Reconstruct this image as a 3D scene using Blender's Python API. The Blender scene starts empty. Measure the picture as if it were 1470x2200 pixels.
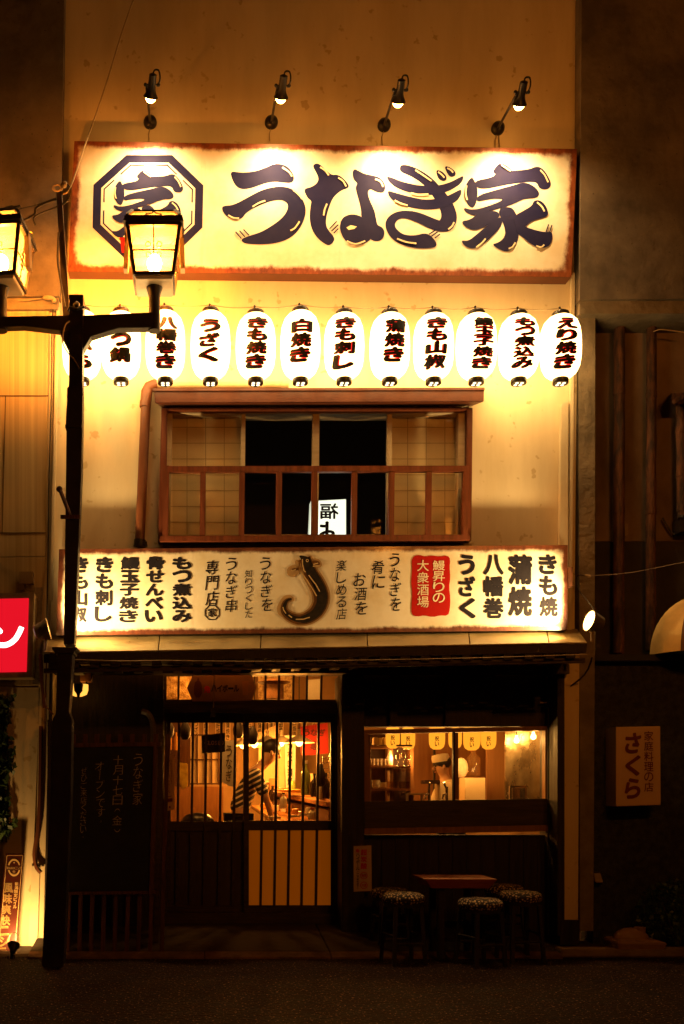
import bpy, bmesh, math, random
from mathutils import Vector, Matrix
random.seed(7)
S = bpy.context.scene
COL = S.collection
# ------------------------------------------------------------------ camera, world, exposure
F, CX, HY, CAMD, EYE = 2110.0, 400.0, 1700.0, 10.0, 1.6
cd = bpy.data.cameras.new('camera'); cam = bpy.data.objects.new('camera', cd); COL.objects.link(cam)
cam.location = (0, -CAMD, EYE); cam.rotation_euler = (math.pi/2, 0, 0)
cd.sensor_fit = 'VERTICAL'; cd.sensor_height = 36; cd.sensor_width = 36*1470/2200
cd.lens = F/2200*36; cd.shift_x = (735-CX)/2200; cd.shift_y = (HY-1100)/2200
cd.clip_end = 500; cd.clip_start = .1
S.camera = cam
W = bpy.data.worlds.new('World'); S.world = W; W.use_nodes = True
W.node_tree.nodes['Background'].inputs[0].default_value = (1, .30, .06, 1)     # night: only a faint amber town glow is left of the sky
W.node_tree.nodes['Background'].inputs[1].default_value = .010
S.view_settings.view_transform = 'Standard'; S.view_settings.look = 'None'
S.view_settings.exposure = 1.25; S.view_settings.gamma = 1
S.cycles.use_denoising = True
S.cycles.max_bounces = 8; S.cycles.transparent_max_bounces = 24
S.cycles.sample_clamp_indirect = 4; S.cycles.caustics_reflective = False; S.cycles.caustics_refractive = False
LANTERN_L, STREET_L, SPOT_W, FLOOD_W, LOWFLOOD_W, INT_L = 3.1, 680, 118, 150, 20, 52

def P(x, y, Y):
    "a point of the place: the depth Y decides its real size and position"
    d = Y + CAMD
    return Vector(((x-CX)*d/F, Y, EYE-(y-HY)*d/F))
def px(Y): return (Y+CAMD)/F      # metres per photo pixel at depth Y

# ------------------------------------------------------------------ materials
MATS = {}
def mat(name, c1, c2=None, scale=6, rough=.6, bump=0, metal=0, stretch=(1,1,1), detail=6, spec=.4, coat=0, lo=.35, hi=.65, rvar=0, speck=None):
    if name in MATS: return MATS[name]
    m = bpy.data.materials.new(name); m.use_nodes = True; nt = m.node_tree; N = nt.nodes; L = nt.links
    b = N['Principled BSDF']
    b.inputs['Roughness'].default_value = rough; b.inputs['Metallic'].default_value = metal
    b.inputs['Specular IOR Level'].default_value = spec; b.inputs['Coat Weight'].default_value = coat; b.inputs['Coat Roughness'].default_value = .06
    tc = N.new('ShaderNodeTexCoord'); mp = N.new('ShaderNodeMapping'); mp.inputs['Scale'].default_value = stretch
    L.new(tc.outputs['Object'], mp.inputs['Vector'])
    nz = N.new('ShaderNodeTexNoise'); nz.inputs['Scale'].default_value = scale; nz.inputs['Detail'].default_value = detail
    nz.inputs['Roughness'].default_value = .62
    L.new(mp.outputs[0], nz.inputs['Vector'])
    cr = N.new('ShaderNodeValToRGB'); c2 = c2 or tuple(v*.8 for v in c1)
    cr.color_ramp.elements[0].position = lo; cr.color_ramp.elements[0].color = (*c2, 1)
    cr.color_ramp.elements[1].position = hi; cr.color_ramp.elements[1].color = (*c1, 1)
    L.new(nz.outputs[0], cr.inputs[0]); out = cr.outputs[0]
    if speck:
        n3 = N.new('ShaderNodeTexNoise'); n3.inputs['Scale'].default_value = speck[1]; n3.inputs['Detail'].default_value = 2
        L.new(tc.outputs['Object'], n3.inputs['Vector'])
        r3 = N.new('ShaderNodeValToRGB'); r3.color_ramp.elements[0].position = speck[2]; r3.color_ramp.elements[1].position = speck[2]+.05
        L.new(n3.outputs[0], r3.inputs[0])
        mx = N.new('ShaderNodeMix'); mx.data_type = 'RGBA'; L.new(r3.outputs[0], mx.inputs[0]); L.new(out, mx.inputs[6])
        mx.inputs[7].default_value = (*speck[0], 1); out = mx.outputs[2]
    L.new(out, b.inputs['Base Color'])
    if rvar:
        mr = N.new('ShaderNodeMapRange'); L.new(nz.outputs[0], mr.inputs[0]); mr.inputs[1].default_value = .3; mr.inputs[2].default_value = .7
        mr.inputs[3].default_value = max(.03, rough-rvar); mr.inputs[4].default_value = min(1, rough+rvar); L.new(mr.outputs[0], b.inputs['Roughness'])
    if bump:
        bp = N.new('ShaderNodeBump'); bp.inputs['Strength'].default_value = bump; bp.inputs['Distance'].default_value = .02
        n2 = N.new('ShaderNodeTexNoise'); n2.inputs['Scale'].default_value = scale*5; n2.inputs['Detail'].default_value = 5
        L.new(mp.outputs[0], n2.inputs['Vector']); L.new(n2.outputs[0], bp.inputs['Height']); L.new(bp.outputs[0], b.inputs['Normal'])
    MATS[name] = m; return m
def emit(name, col, st):
    if name in MATS: return MATS[name]
    m = bpy.data.materials.new(name); m.use_nodes = True; nt = m.node_tree; nt.nodes.clear()
    e = nt.nodes.new('ShaderNodeEmission'); e.inputs[0].default_value = (*col, 1); e.inputs[1].default_value = st
    o = nt.nodes.new('ShaderNodeOutputMaterial'); nt.links.new(e.outputs[0], o.inputs[0]); MATS[name] = m; return m
def glass(name, tint=(1,1,1), gloss=.06, milk=0, milkcol=(.9,.8,.6), rough=.02):
    if name in MATS: return MATS[name]
    m = bpy.data.materials.new(name); m.use_nodes = True; nt = m.node_tree; nt.nodes.clear(); N = nt.nodes.new; L = nt.links.new
    t = N('ShaderNodeBsdfTransparent'); t.inputs[0].default_value = (*tint, 1)
    g = N('ShaderNodeBsdfGlossy'); g.inputs['Roughness'].default_value = rough
    fr = N('ShaderNodeFresnel'); fr.inputs[0].default_value = 1.45
    ge = N('ShaderNodeNewGeometry'); sb = N('ShaderNodeMath'); sb.operation = 'SUBTRACT'; sb.inputs[0].default_value = 1; L(ge.outputs['Backfacing'], sb.inputs[1])
    mu = N('ShaderNodeMath'); mu.operation = 'MULTIPLY'; L(fr.outputs[0], mu.inputs[0]); L(sb.outputs[0], mu.inputs[1])     # thin sheet: reflect on the outer face only
    mx = N('ShaderNodeMixShader'); L(mu.outputs[0], mx.inputs[0]); L(t.outputs[0], mx.inputs[1]); L(g.outputs[0], mx.inputs[2])
    out = mx.outputs[0]
    if milk:
        tr = N('ShaderNodeBsdfTranslucent'); tr.inputs[0].default_value = (*milkcol, 1)
        df = N('ShaderNodeBsdfDiffuse'); df.inputs[0].default_value = (*milkcol, 1)
        m3 = N('ShaderNodeMixShader'); m3.inputs[0].default_value = .35; L(tr.outputs[0], m3.inputs[1]); L(df.outputs[0], m3.inputs[2])
        m2 = N('ShaderNodeMixShader'); m2.inputs[0].default_value = milk; L(out, m2.inputs[1]); L(m3.outputs[0], m2.inputs[2]); out = m2.outputs[0]
    o = N('ShaderNodeOutputMaterial'); L(out, o.inputs[0]); MATS[name] = m; return m
def rust_sign(name, w, h, face, edge, width):
    "enamel board whose painted face has a rust-brown weathered border (UV 0..1 across the face)"
    m = bpy.data.materials.new(name); m.use_nodes = True; nt = m.node_tree; N = nt.nodes.new; L = nt.links.new
    b = nt.nodes['Principled BSDF']
    def math_(op, a, bb=None, clamp=False):
        n = N('ShaderNodeMath'); n.operation = op; n.use_clamp = clamp
        for i, v in enumerate((a, bb)):
            if v is None: continue
            if isinstance(v, (int, float)): n.inputs[i].default_value = v
            else: L(v, n.inputs[i])
        return n.outputs[0]
    tc = N('ShaderNodeTexCoord'); sp = N('ShaderNodeSeparateXYZ'); L(tc.outputs['UV'], sp.inputs[0])
    u, v = sp.outputs[0], sp.outputs[1]
    dx = math_('ADD', math_('MULTIPLY', math_('MINIMUM', u, math_('SUBTRACT', 1.0, u)), w), .001)
    dy = math_('ADD', math_('MULTIPLY', math_('MINIMUM', v, math_('SUBTRACT', 1.0, v)), h), .001)
    d = math_('DIVIDE', math_('MULTIPLY', dx, dy), math_('SQRT', math_('ADD', math_('MULTIPLY', dx, dx), math_('MULTIPLY', dy, dy))))
    def noise(s, det=6, st=(1,1,1)):
        mp = N('ShaderNodeMapping'); mp.inputs['Scale'].default_value = st; L(tc.outputs['Object'], mp.inputs[0])
        n = N('ShaderNodeTexNoise'); n.inputs['Scale'].default_value = s; n.inputs['Detail'].default_value = det; n.inputs['Roughness'].default_value = .65
        L(mp.outputs[0], n.inputs['Vector']); return n.outputs[0]
    n1 = noise(3.2, 8); n2 = noise(22, 6, (1,1,.6)); n3 = noise(2.0, 7); n4 = noise(1.6, 5, (5,1,.35))
    dd = math_('ADD', d, math_('ADD', math_('MULTIPLY', math_('SUBTRACT', n1, .5), width*1.5), math_('MULTIPLY', math_('SUBTRACT', n2, .5), width*.8)))
    mr = N('ShaderNodeMapRange'); mr.interpolation_type = 'SMOOTHSTEP'; L(dd, mr.inputs[0]); mr.inputs[1].default_value = width*.55; mr.inputs[2].default_value = width*1.3
    mr.inputs[3].default_value = 1; mr.inputs[4].default_value = 0
    base = N('ShaderNodeValToRGB'); base.color_ramp.elements[0].position = .35; base.color_ramp.elements[1].position = .6
    base.color_ramp.elements[0].color = (face[0]*.84, face[1]*.76, face[2]*.62, 1); base.color_ramp.elements[1].color = (*face, 1); L(n3, base.inputs[0])
    st = N('ShaderNodeValToRGB'); st.color_ramp.elements[0].position = .62; st.color_ramp.elements[1].position = .8; L(n4, st.inputs[0])
    mx0 = N('ShaderNodeMix'); mx0.data_type = 'RGBA'; L(math_('MULTIPLY', st.outputs[0], .35), mx0.inputs[0]); L(base.outputs[0], mx0.inputs[6]); mx0.inputs[7].default_value = (.4,.2,.07,1)
    er = N('ShaderNodeValToRGB'); er.color_ramp.elements[0].position = .3; er.color_ramp.elements[1].position = .7
    er.color_ramp.elements[0].color = (edge[0]*.35, edge[1]*.3, edge[2]*.3, 1); er.color_ramp.elements[1].color = (*edge, 1); L(n2, er.inputs[0])
    mx = N('ShaderNodeMix'); mx.data_type = 'RGBA'; L(mr.outputs[0], mx.inputs[0]); L(mx0.outputs[2], mx.inputs[6]); L(er.outputs[0], mx.inputs[7])
    L(mx.outputs[2], b.inputs['Base Color']); b.inputs['Roughness'].default_value = .45
    b.inputs['Coat Weight'].default_value = .35; b.inputs['Coat Roughness'].default_value = .13
    MATS[name] = m; return m

PLASTER = mat('cream_plaster', (.70,.57,.37), (.60,.47,.28), 1.3, .75, .12, stretch=(2.2,2.2,.45), detail=9, speck=((.50,.36,.19), 9, .66))
TRIM = mat('cream_metal_trim', (.66,.56,.38), (.6,.5,.33), 5, .5)
CONC = mat('weathered_concrete', (.18,.135,.09), (.075,.055,.037), 1.5, .9, .55, speck=((.05,.035,.02), 34, .7))
CONCG = mat('granular_concrete', (.24,.185,.12), (.13,.10,.065), 3, .9, .7, detail=10)
CONCD = mat('dirty_dark_render', (.26,.18,.12), (.09,.06,.045), 1.1, .9, .4, stretch=(1,1,.5))
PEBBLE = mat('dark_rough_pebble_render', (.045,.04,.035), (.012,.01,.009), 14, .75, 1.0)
PANEL = mat('wood_grain_cladding', (.50,.36,.17), (.36,.24,.10), 2.2, .5, .05, stretch=(14,14,.12))
DWOOD = mat('charred_dark_wood', (.035,.02,.012), (.012,.007,.005), 3, .55, .3, stretch=(12,12,.6), rvar=.15)
DWOOD2 = mat('dark_stained_wood', (.06,.032,.018), (.025,.012,.007), 3, .5, .2, stretch=(1,12,12), rvar=.12)
REDW = mat('red_brown_painted_wood', (.17,.04,.013), (.085,.018,.006), 3, .45, .15, stretch=(8,8,.8), rvar=.1)
REDH = mat('red_brown_sheet_metal', (.14,.036,.013), (.085,.02,.008), 4, .45, .08, rvar=.1)
PICKW = mat('weathered_red_slats', (.13,.045,.02), (.05,.018,.008), 4, .7, .3, stretch=(8,8,.8))
ALU = mat('dull_aluminium', (.58,.46,.3), (.48,.37,.23), 4, .45, stretch=(1,1,6))
BLACKM = mat('black_painted_metal', (.012,.01,.009), (.02,.014,.011), 8, .38, .05, rvar=.12)
POSTM = mat('dark_brown_painted_steel', (.022,.012,.009), (.012,.007,.005), 5, .45, .1, rvar=.15)
TANM = mat('tan_metal_plate', (.30,.21,.11), (.2,.135,.07), 6, .5, .05)
RUSTP = mat('rusty_pipe', (.13,.045,.016), (.03,.013,.008), 5, .75, .6, stretch=(3,3,.7), lo=.4, hi=.6)
BROWNP = mat('brown_plastic_pipe', (.17,.055,.02), (.12,.036,.013), 3, .4, .02)
AWN = mat('tarnished_sheet_roof', (.33,.235,.10), (.20,.135,.055), 3.5, .42, .12, rvar=.15, speck=((.5,.42,.25), 60, .74))
INK = mat('dark_navy_paint', (.011,.011,.05), (.018,.016,.055), 5, .62, spec=.06)
INKB = mat('brush_black_ink', (.012,.01,.014), (.016,.013,.016), 9, .6, spec=.08)
CREAMP = mat('cream_highlight_paint', (.8,.68,.45), None, 5, .4)
REDINK = mat('red_paint', (.55,.02,.02), (.48,.015,.015), 5, .5)
REDPL = mat('red_plaque_paint', (.42,.012,.008), (.36,.01,.006), 4, .7, spec=.05)
CABLE = mat('black_cable_sheath', (.015,.011,.009), None, 9, .5)
CABLEC = mat('pale_cable_sheath', (.35,.24,.12), None, 9, .5)
PAPER = mat('shoji_paper', (.82,.68,.42), (.74,.6,.36), 2.5, .8)
CHALKB = mat('matt_blackboard', (.008,.009,.008), (.013,.013,.012), 3, .75, rvar=.1)
CHALK = mat('chalk_line', (.55,.45,.36), (.3,.24,.2), 90, .9, lo=.4, hi=.55)
ASPH = mat('asphalt', (.026,.011,.006), (.007,.0035,.0025), 5, .85, 1.0, detail=9, speck=((.30,.15,.075), 46, .635), rvar=.1, lo=.3, hi=.75, spec=.1)
APRONM = mat('concrete_apron', (.05,.03,.02), (.025,.015,.01), 2.2, .8, .35, detail=9)
KERB = mat('pale_concrete_kerb', (.27,.19,.12), (.17,.12,.075), 4, .85, .4)
LEAF = mat('dark_green_leaf', (.05,.085,.025), (.02,.045,.012), 9, .45)
STEM = mat('woody_stem', (.06,.04,.02), None, 9, .8)
# ------------------------------------------------------------------ mesh builder
OFF = {}
class MB:
    def __init__(s): s.v = []; s.f = []; s.uv = {}
    def add(s, vs, fs):
        n = len(s.v); s.v += [Vector(v) for v in vs]; s.f += [tuple(n+i for i in f) for f in fs]; return s
    def prism(s, pts, Yf, depth):
        fr = [P(x, y, Yf) for x, y in pts]; n = len(fr)
        bk = [v+Vector((0, depth, 0)) for v in fr]
        return s.add(fr+bk, [tuple(range(n)), tuple(range(2*n-1, n-1, -1))]+[(i, (i+1) % n, n+(i+1) % n, n+i) for i in range(n)])
    def rect(s, x0, y0, x1, y1, Yf, depth): return s.prism([(x0,y0),(x1,y0),(x1,y1),(x0,y1)], Yf, depth)
    def wbox(s, x0, x1, y0, y1, z0, z1):
        return s.add([(x0,y0,z0),(x1,y0,z0),(x1,y1,z0),(x0,y1,z0),(x0,y0,z1),(x1,y0,z1),(x1,y1,z1),(x0,y1,z1)],
                     [(0,3,2,1),(4,5,6,7),(0,1,5,4),(1,2,6,5),(2,3,7,6),(3,0,4,7)])
    def hexa(s, lo, hi):
        return s.add(list(lo)+list(hi), [(3,2,1,0),(4,5,6,7),(0,1,5,4),(1,2,6,5),(2,3,7,6),(3,0,4,7)])
    def poly(s, pts): return s.add(pts, [tuple(range(len(pts)))])
    def tube(s, pts, r, n=8):
        pts = [Vector(p) for p in pts]; rs = r if isinstance(r, (list, tuple)) else [r]*len(pts)
        rings = []; up = None
        for i, p in enumerate(pts):
            t = (pts[min(i+1, len(pts)-1)]-pts[max(i-1, 0)]).normalized()
            if up is None: up = t.orthogonal().normalized()
            else: up = (up-t*up.dot(t)).normalized() if (up-t*up.dot(t)).length > 1e-4 else t.orthogonal().normalized()
            b = t.cross(up)
            rings.append([p+(up*math.cos(a)+b*math.sin(a))*rs[i] for a in (2*math.pi*k/n for k in range(n))])
        vs = [v for q in rings for v in q]; fs = []
        for i in range(len(pts)-1):
            for k in range(n): fs.append((i*n+k, i*n+(k+1) % n, (i+1)*n+(k+1) % n, (i+1)*n+k))
        fs.append(tuple(range(n-1, -1, -1))); fs.append(tuple((len(pts)-1)*n+k for k in range(n)))
        return s.add(vs, fs)
    def lathe(s, c, prof, n=16, axis=Vector((0,0,1))):
        c = Vector(c); q = Vector((0,0,1)).rotation_difference(Vector(axis).normalized()); vs = []; fs = []
        for r, z in prof:
            for k in range(n):
                a = 2*math.pi*k/n; vs.append(c+q @ Vector((r*math.cos(a), r*math.sin(a), z)))
        m = len(prof)
        for i in range(m-1):
            for k in range(n): fs.append((i*n+k, i*n+(k+1) % n, (i+1)*n+(k+1) % n, (i+1)*n+k))
        fs.append(tuple(range(n-1, -1, -1))); fs.append(tuple((m-1)*n+k for k in range(n)))
        return s.add(vs, fs)
    def ball(s, c, r, n=14, sc=(1,1,1)):
        pr = [(max(.02, math.sin(math.pi*i/8))*1, -math.cos(math.pi*i/8)) for i in range(9)]
        i0 = len(s.v); s.lathe((0,0,0), pr, n)
        for i in range(i0, len(s.v)): v = s.v[i]; s.v[i] = Vector(c)+Vector((v.x*r*sc[0], v.y*r*sc[1], v.z*r*sc[2]))
        return s
    def build(s, name, m, parent=None, smooth=0, bevel=0, origin=None, uvquad=False, flip=True):
        if parent is None:
            if origin is None:
                xs = [v.x for v in s.v]; ys = [v.y for v in s.v]; zs = [v.z for v in s.v]
                origin = Vector(((min(xs)+max(xs))/2, (min(ys)+max(ys))/2, min(zs)))
            o_off = Vector(origin)
        else: o_off = OFF[parent]
        me = bpy.data.meshes.new(name)
        me.from_pydata([v-o_off for v in s.v], [], s.f); me.update()
        bm = bmesh.new(); bm.from_mesh(me)
        if flip: bmesh.ops.recalc_face_normals(bm, faces=bm.faces)
        if bevel: bmesh.ops.bevel(bm, geom=list(bm.edges), offset=bevel, segments=2, affect='EDGES', clamp_overlap=True)
        if uvquad:
            ul = bm.loops.layers.uv.new('UVMap'); xs = [v.co.x for v in bm.verts]; zs = [v.co.z for v in bm.verts]
            for f in bm.faces:
                for l in f.loops: l[ul].uv = s.uvfun(l.vert.co+o_off)
        bm.to_mesh(me); bm.free()
        if smooth:
            me.polygons.foreach_set('use_smooth', [True]*len(me.polygons)); me.set_sharp_from_angle(angle=math.radians(smooth))
        me.materials.append(m)
        o = bpy.data.objects.new(name, me); COL.objects.link(o)
        if parent is None: o.location = o_off
        else: o.parent = parent
        OFF[o] = o_off
        return o
def tag(o, label, cat, group=None):
    o['label'] = label; o['category'] = cat
    if group: o['group'] = group
    return o
def struct(o): o['kind'] = 'structure'; return o
def thing(name, label, cat, loc, group=None):
    o = bpy.data.objects.new(name, None); COL.objects.link(o); o.location = loc; OFF[o] = Vector(loc); o.empty_display_size = .1
    return tag(o, label, cat, group)
def lamp(kind, parent, loc, power, col, radius=.03, target=None, cone=None, blend=.5, name='lamp_light'):
    d = bpy.data.lights.new(name, kind); d.energy = power; d.color = col; d.shadow_soft_size = radius
    if kind == 'SPOT': d.spot_size = math.radians(cone); d.spot_blend = blend
    o = bpy.data.objects.new(name, d); COL.objects.link(o); o.parent = parent; o.location = Vector(loc)-OFF[parent]
    if target is not None: o.rotation_euler = (Vector(target)-Vector(loc)).to_track_quat('-Z', 'Y').to_euler()
    return o
# ------------------------------------------------------------------ lettering
TC = bpy.data.curves.new('lettering', 'FONT'); TO = bpy.data.objects.new('lettering', TC); COL.objects.link(TO); GC = {}
TC.resolution_u = 4
def glyph(ch, off):
    k = (ch, off)
    if k not in GC:
        TC.body = ch; TC.size = 1; TC.offset = off
        dg = bpy.context.evaluated_depsgraph_get(); dg.update()
        me = bpy.data.meshes.new_from_object(TO.evaluated_get(dg))
        GC[k] = ([(v.co.x, v.co.y) for v in me.vertices], [tuple(p.vertices) for p in me.polygons]); bpy.data.meshes.remove(me)
    return GC[k]
def place(ch, cx, cy, w, h, off=0, fit=.0, rot=0, shear=0):
    "2-D glyph centred at photo pixel (cx, cy) in a cell w x h"
    vs, fs = glyph(ch, off if off < .02 else .004)
    if not vs: return [], []
    if off >= .02:      # embolden by a ring of shifted copies (an outline offset would break dense characters)
        n0 = len(vs); ring_ = [(0,0)]+[(off*math.cos(a*math.pi/4), off*math.sin(a*math.pi/4)) for a in range(8)]
        if off > .05: ring_ += [(off*.5*math.cos(a*math.pi/2), off*.5*math.sin(a*math.pi/2)) for a in range(4)]
        vs = [(x+dx, y+dy) for dx, dy in ring_ for x, y in vs]; fs = [tuple(i+n0*k for i in f) for k in range(len(ring_)) for f in fs]
    x0 = min(v[0] for v in vs); x1 = max(v[0] for v in vs); y0 = min(v[1] for v in vs); y1 = max(v[1] for v in vs)
    gx, gy = (x1+x0)/2, (y1+y0)/2
    mx, my = (gx, gy) if fit else (.5 if ord(ch) > 255 else gx, .38 if ord(ch) > 255 else gy)
    ew = max(x1-x0, .62) if fit else 1.0; eh = max(y1-y0, .62) if fit else 1.0
    out = []
    for x, y in vs:
        a = (x-mx)/ew; b = (y-my)/eh
        if rot: a, b = b, -a
        out.append((cx+a*w+shear*b*h, cy-b*h-shear*.35*a*w))
    return out, fs
ROT = 'ー（）()〜'
def column(text, cx, y0, y1, w, off=0, fit=1, shear=0, dx=0, gap=.92):
    "vertical line of writing -> list of (points, faces) in photo pixels"
    n = len(text); h = (y1-y0)/n; res = []
    for i, ch in enumerate(text):
        if ch == ' ': continue
        r = ch in ROT
        ww, hh = w, h*gap
        if ch in '。、・': ww, hh = w*.45, hh*.45
        if r: ww, hh = hh, w*.6
        c = place(ch, cx+dx*i/max(1, n-1), y0+h*(i+.5), ww if not r else hh*1.0, hh if not r else ww, off, fit, 1 if r else 0, shear)
        res.append(c)
    return res
def row(text, x0, x1, cy, h, off=0, fit=1):
    n = len(text); w = (x1-x0)/n
    return [place(ch, x0+w*(i+.5), cy, w*.95, h, off, fit) for i, ch in enumerate(text) if ch != ' ']
def lay(pts, fs, Y):
    "each copy of a bold glyph lies a fraction of a millimetre above the last, so that no two faces share a plane"
    key = [0]*len(pts)
    if fs:
        n0 = max((k for k in range(1, 14) if len(fs) % k == 0 and len(pts) % k == 0 and tuple(i+len(pts)//k*(k-1) for i in fs[0]) == tuple(fs[len(fs)//k*(k-1)])), default=1)
        key = [i//(len(pts)//n0) for i in range(len(pts))]
    return [P(x, y, Y-.00025*k) for (x, y), k in zip(pts, key)]
def letters(name, chunks, Y, m, parent, step=.0):
    mb = MB()
    for i, (pts, fs) in enumerate(chunks):
        mb.add(lay(pts, fs, Y), fs)
    return mb.build(name, m, parent, flip=False)
def px_poly(name, polys, Y, m, parent, step=.0006, thick=.001):
    "flat painted shapes laid on a board, each a hair above the last"
    mb = MB()
    for i, p in enumerate(polys):
        mb.prism(p, Y-step*i, thick)
        if name in ('painted_glint', 'painted_tick'): mb.build(name, m, parent); mb = MB()
    return mb.build(name, m, parent) if mb.v else None
def smooth(pts, it=2):
    for _ in range(it):
        q = []
        for i in range(len(pts)):
            a, b = pts[i], pts[(i+1) % len(pts)]
            q += [(a[0]*.75+b[0]*.25, a[1]*.75+b[1]*.25), (a[0]*.25+b[0]*.75, a[1]*.25+b[1]*.75)]
        pts = q
    return pts
def stroke(pts, w, it=2):
    "a brush line of width w (number or list) as a closed outline"
    ws = w if isinstance(w, (list, tuple)) else [w]*len(pts); L, R = [], []
    for i, p in enumerate(pts):
        a = pts[max(i-1, 0)]; b = pts[min(i+1, len(pts)-1)]; dx, dy = b[0]-a[0], b[1]-a[1]; l = math.hypot(dx, dy) or 1
        L.append((p[0]-dy/l*ws[i]/2, p[1]+dx/l*ws[i]/2)); R.append((p[0]+dy/l*ws[i]/2, p[1]-dx/l*ws[i]/2))
    return L+R[::-1]
def curve(pts, n=6):
    "Catmull-Rom through points (2-D or 3-D)"
    out = []; m = len(pts)
    for i in range(m-1):
        p0, p1, p2, p3 = pts[max(i-1,0)], pts[i], pts[i+1], pts[min(i+2,m-1)]
        for k in range(n):
            t = k/n
            out.append(tuple(.5*(2*b+(c-a)*t+(2*a-5*b+4*c-d)*t*t+(3*b-a-3*c+d)*t**3) for a, b, c, d in zip(p0, p1, p2, p3)))
    out.append(tuple(pts[-1])); return out
# ================================================================== GROUND
g = MB(); n = 1
g.add([(-40,-22,0),(40,-22,0),(40,.3,0),(-40,.3,0)], [(0,1,2,3)])
struct(g.build('street', ASPH, origin=(0,0,0)))
def xw(x, Y): return (x-CX)*px(Y)
g = MB(); xa, xb = xw(60, -.6), xw(1208, -.6)
pr = [(-.478,-.02),(-.478,.052),(.28,.15),(.62,.19),(.62,-.02)]
for (a, b) in ((xa, xw(712,-.6)-.006), (xw(712,-.6)+.006, xb)):
    nn = len(pr); vs = [(a, y, z) for y, z in pr]+[(b, y, z) for y, z in pr]
    g.add(vs, [tuple(range(nn)), tuple(range(2*nn-1, nn-1, -1))]+[(i, nn+i, nn+(i+1) % nn, (i+1) % nn) for i in range(nn)])
struct(g.build('entrance_pavement', APRONM, origin=(0,0,0), bevel=.004))
g = MB(); pr = [(-.64,-.02),(-.62,.014),(-.48,.05),(-.48,-.02)]
for (a, b) in ((xa, xw(440,-.6)-.004), (xw(440,-.6)+.004, xw(712,-.6)-.004), (xw(712,-.6)+.004, xw(960,-.6)-.004), (xw(960,-.6)+.004, xb)):
    nn = len(pr); g.add([(a, y, z) for y, z in pr]+[(b, y, z) for y, z in pr], [tuple(range(nn)), tuple(range(2*nn-1, nn-1, -1))]+[(i, nn+i, nn+(i+1) % nn, (i+1) % nn) for i in range(nn)])
struct(g.build('kerb', mat('worn_brown_kerb', (.17,.085,.045), (.07,.035,.02), 5, .85, .5, detail=9), origin=(0,-.55,0), bevel=.004))
g = MB(); g.wbox(xb+.01, xb+1.6, -.55, -.36, 0, .075)
struct(g.build('kerb', KERB, origin=(xb,-.5,0), bevel=.012))
g = MB(); g.wbox(xb+.012, 9, -.358, .4, -.02, .03); struct(g.build('side_pavement', APRONM, origin=(xb,0,0)))
g = MB(); g.wbox(-9, xa-.004, -.5, .3, -.02, .03); struct(g.build('side_pavement', APRONM, origin=(xa,0,0)))

# ================================================================== SHOP BUILDING
shop = thing('shop_building', 'cream plastered narrow eel restaurant building with dark timber ground floor', 'building', P(680, 2038, .3))
def Lx(y): return 138-.0156*y if y < 640 else 128-.0277*(y-640)
def Rx(y): return 1250-.0145*y if y < 640 else 1240.7-.0085*(y-640)
w = MB(); WT = .18
ox0, ox1, oy0, oy1 = 352, 1008, 872, 1158       # opening of the upper window
w.prism([(Lx(-420),-420),(Rx(-420),-420),(Rx(600),600),(Rx(oy0),oy0),(Lx(oy0),oy0),(Lx(600),600)], 0, WT)
w.prism([(Lx(oy0),oy0),(ox0,oy0),(ox0,oy1),(Lx(oy1),oy1)], 0, WT)
w.prism([(ox1,oy0),(Rx(oy0),oy0),(Rx(oy1),oy1),(ox1,oy1)], 0, WT)
w.prism([(Lx(oy1),oy1),(Rx(oy1),oy1),(Rx(1428),1428),(Lx(1428),1428)], 0, WT)
w.build('wall', PLASTER, shop)
# right-hand vertical trim: channel, corner post
w = MB(); w.prism([(1206,868),(1222,858),(1222,1368),(1200,1368)], -.06, .058); w.build('wall_channel', TRIM, shop, bevel=.006)
w = MB(); w.prism([(1229,585),(1236,585),(1229,1372),(1221,1372)], -.05, .048); w.build('corner_strip', TRIM, shop, bevel=.004)
w = MB(); w.prism([(1213,1405),(1245,1405),(1242,1976),(1211,1976)], -.03, .2); w.build('pilaster', PLASTER, shop)
w = MB(); w.prism([(1206,1976.5),(1246,1976.5),(1245,2030),(1203,2030)], -.045, .5); w.build('pilaster_base', DWOOD, shop)
w = MB(); w.rect(1198, 1446, 1213.5, 2012, -.034, .23); w.build('corner_post', DWOOD, shop, bevel=.004)
w = MB(); w.prism([(84,1440),(112,1440),(104,2040),(76,2040)], -.03, .5); w.build('pilaster', PLASTER, shop)
w = MB(); w.prism([(108,1400),(113,1400),(104,2070),(92,2070)], -.10, .06); w.build('corner_post', DWOOD, shop)
# ground-floor timber front
w = MB(); w.prism([(112,1440),(352,1440),(346,2020),(104,2020)], .42, .12); w.build('board_wall', DWOOD, shop)
w = MB(); w.rect(112, 1412, 1216, 1446, .06, .2); w.build('lintel_beam', DWOOD2, shop, bevel=.008)
w = MB(); w.rect(330, 1500, 352, 2010, .36, .3); w.build('door_post', DWOOD2, shop, bevel=.006)
w = MB(); w.rect(735, 1446, 783, 2012, .2, .5); w.build('door_post', DWOOD, shop, bevel=.008)
w = MB(); w.rect(112, 1446, 340, 1500, .44, .05); w.build('upper_board', DWOOD, shop)
w = MB(); w.rect(783, 1446, 1212, 1561, .3, .14); w.build('board_wall', DWOOD, shop)
w = MB(); w.rect(783, 1794, 1212, 2030, .3, .14)
w.build('board_wall', DWOOD, shop)
w = MB()
for i in range(14):
    x = 790+i*30.5; w.rect(x, 1797, x+3, 2025, .288, .014)
w.build('wall_battens', DWOOD, shop)
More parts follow.
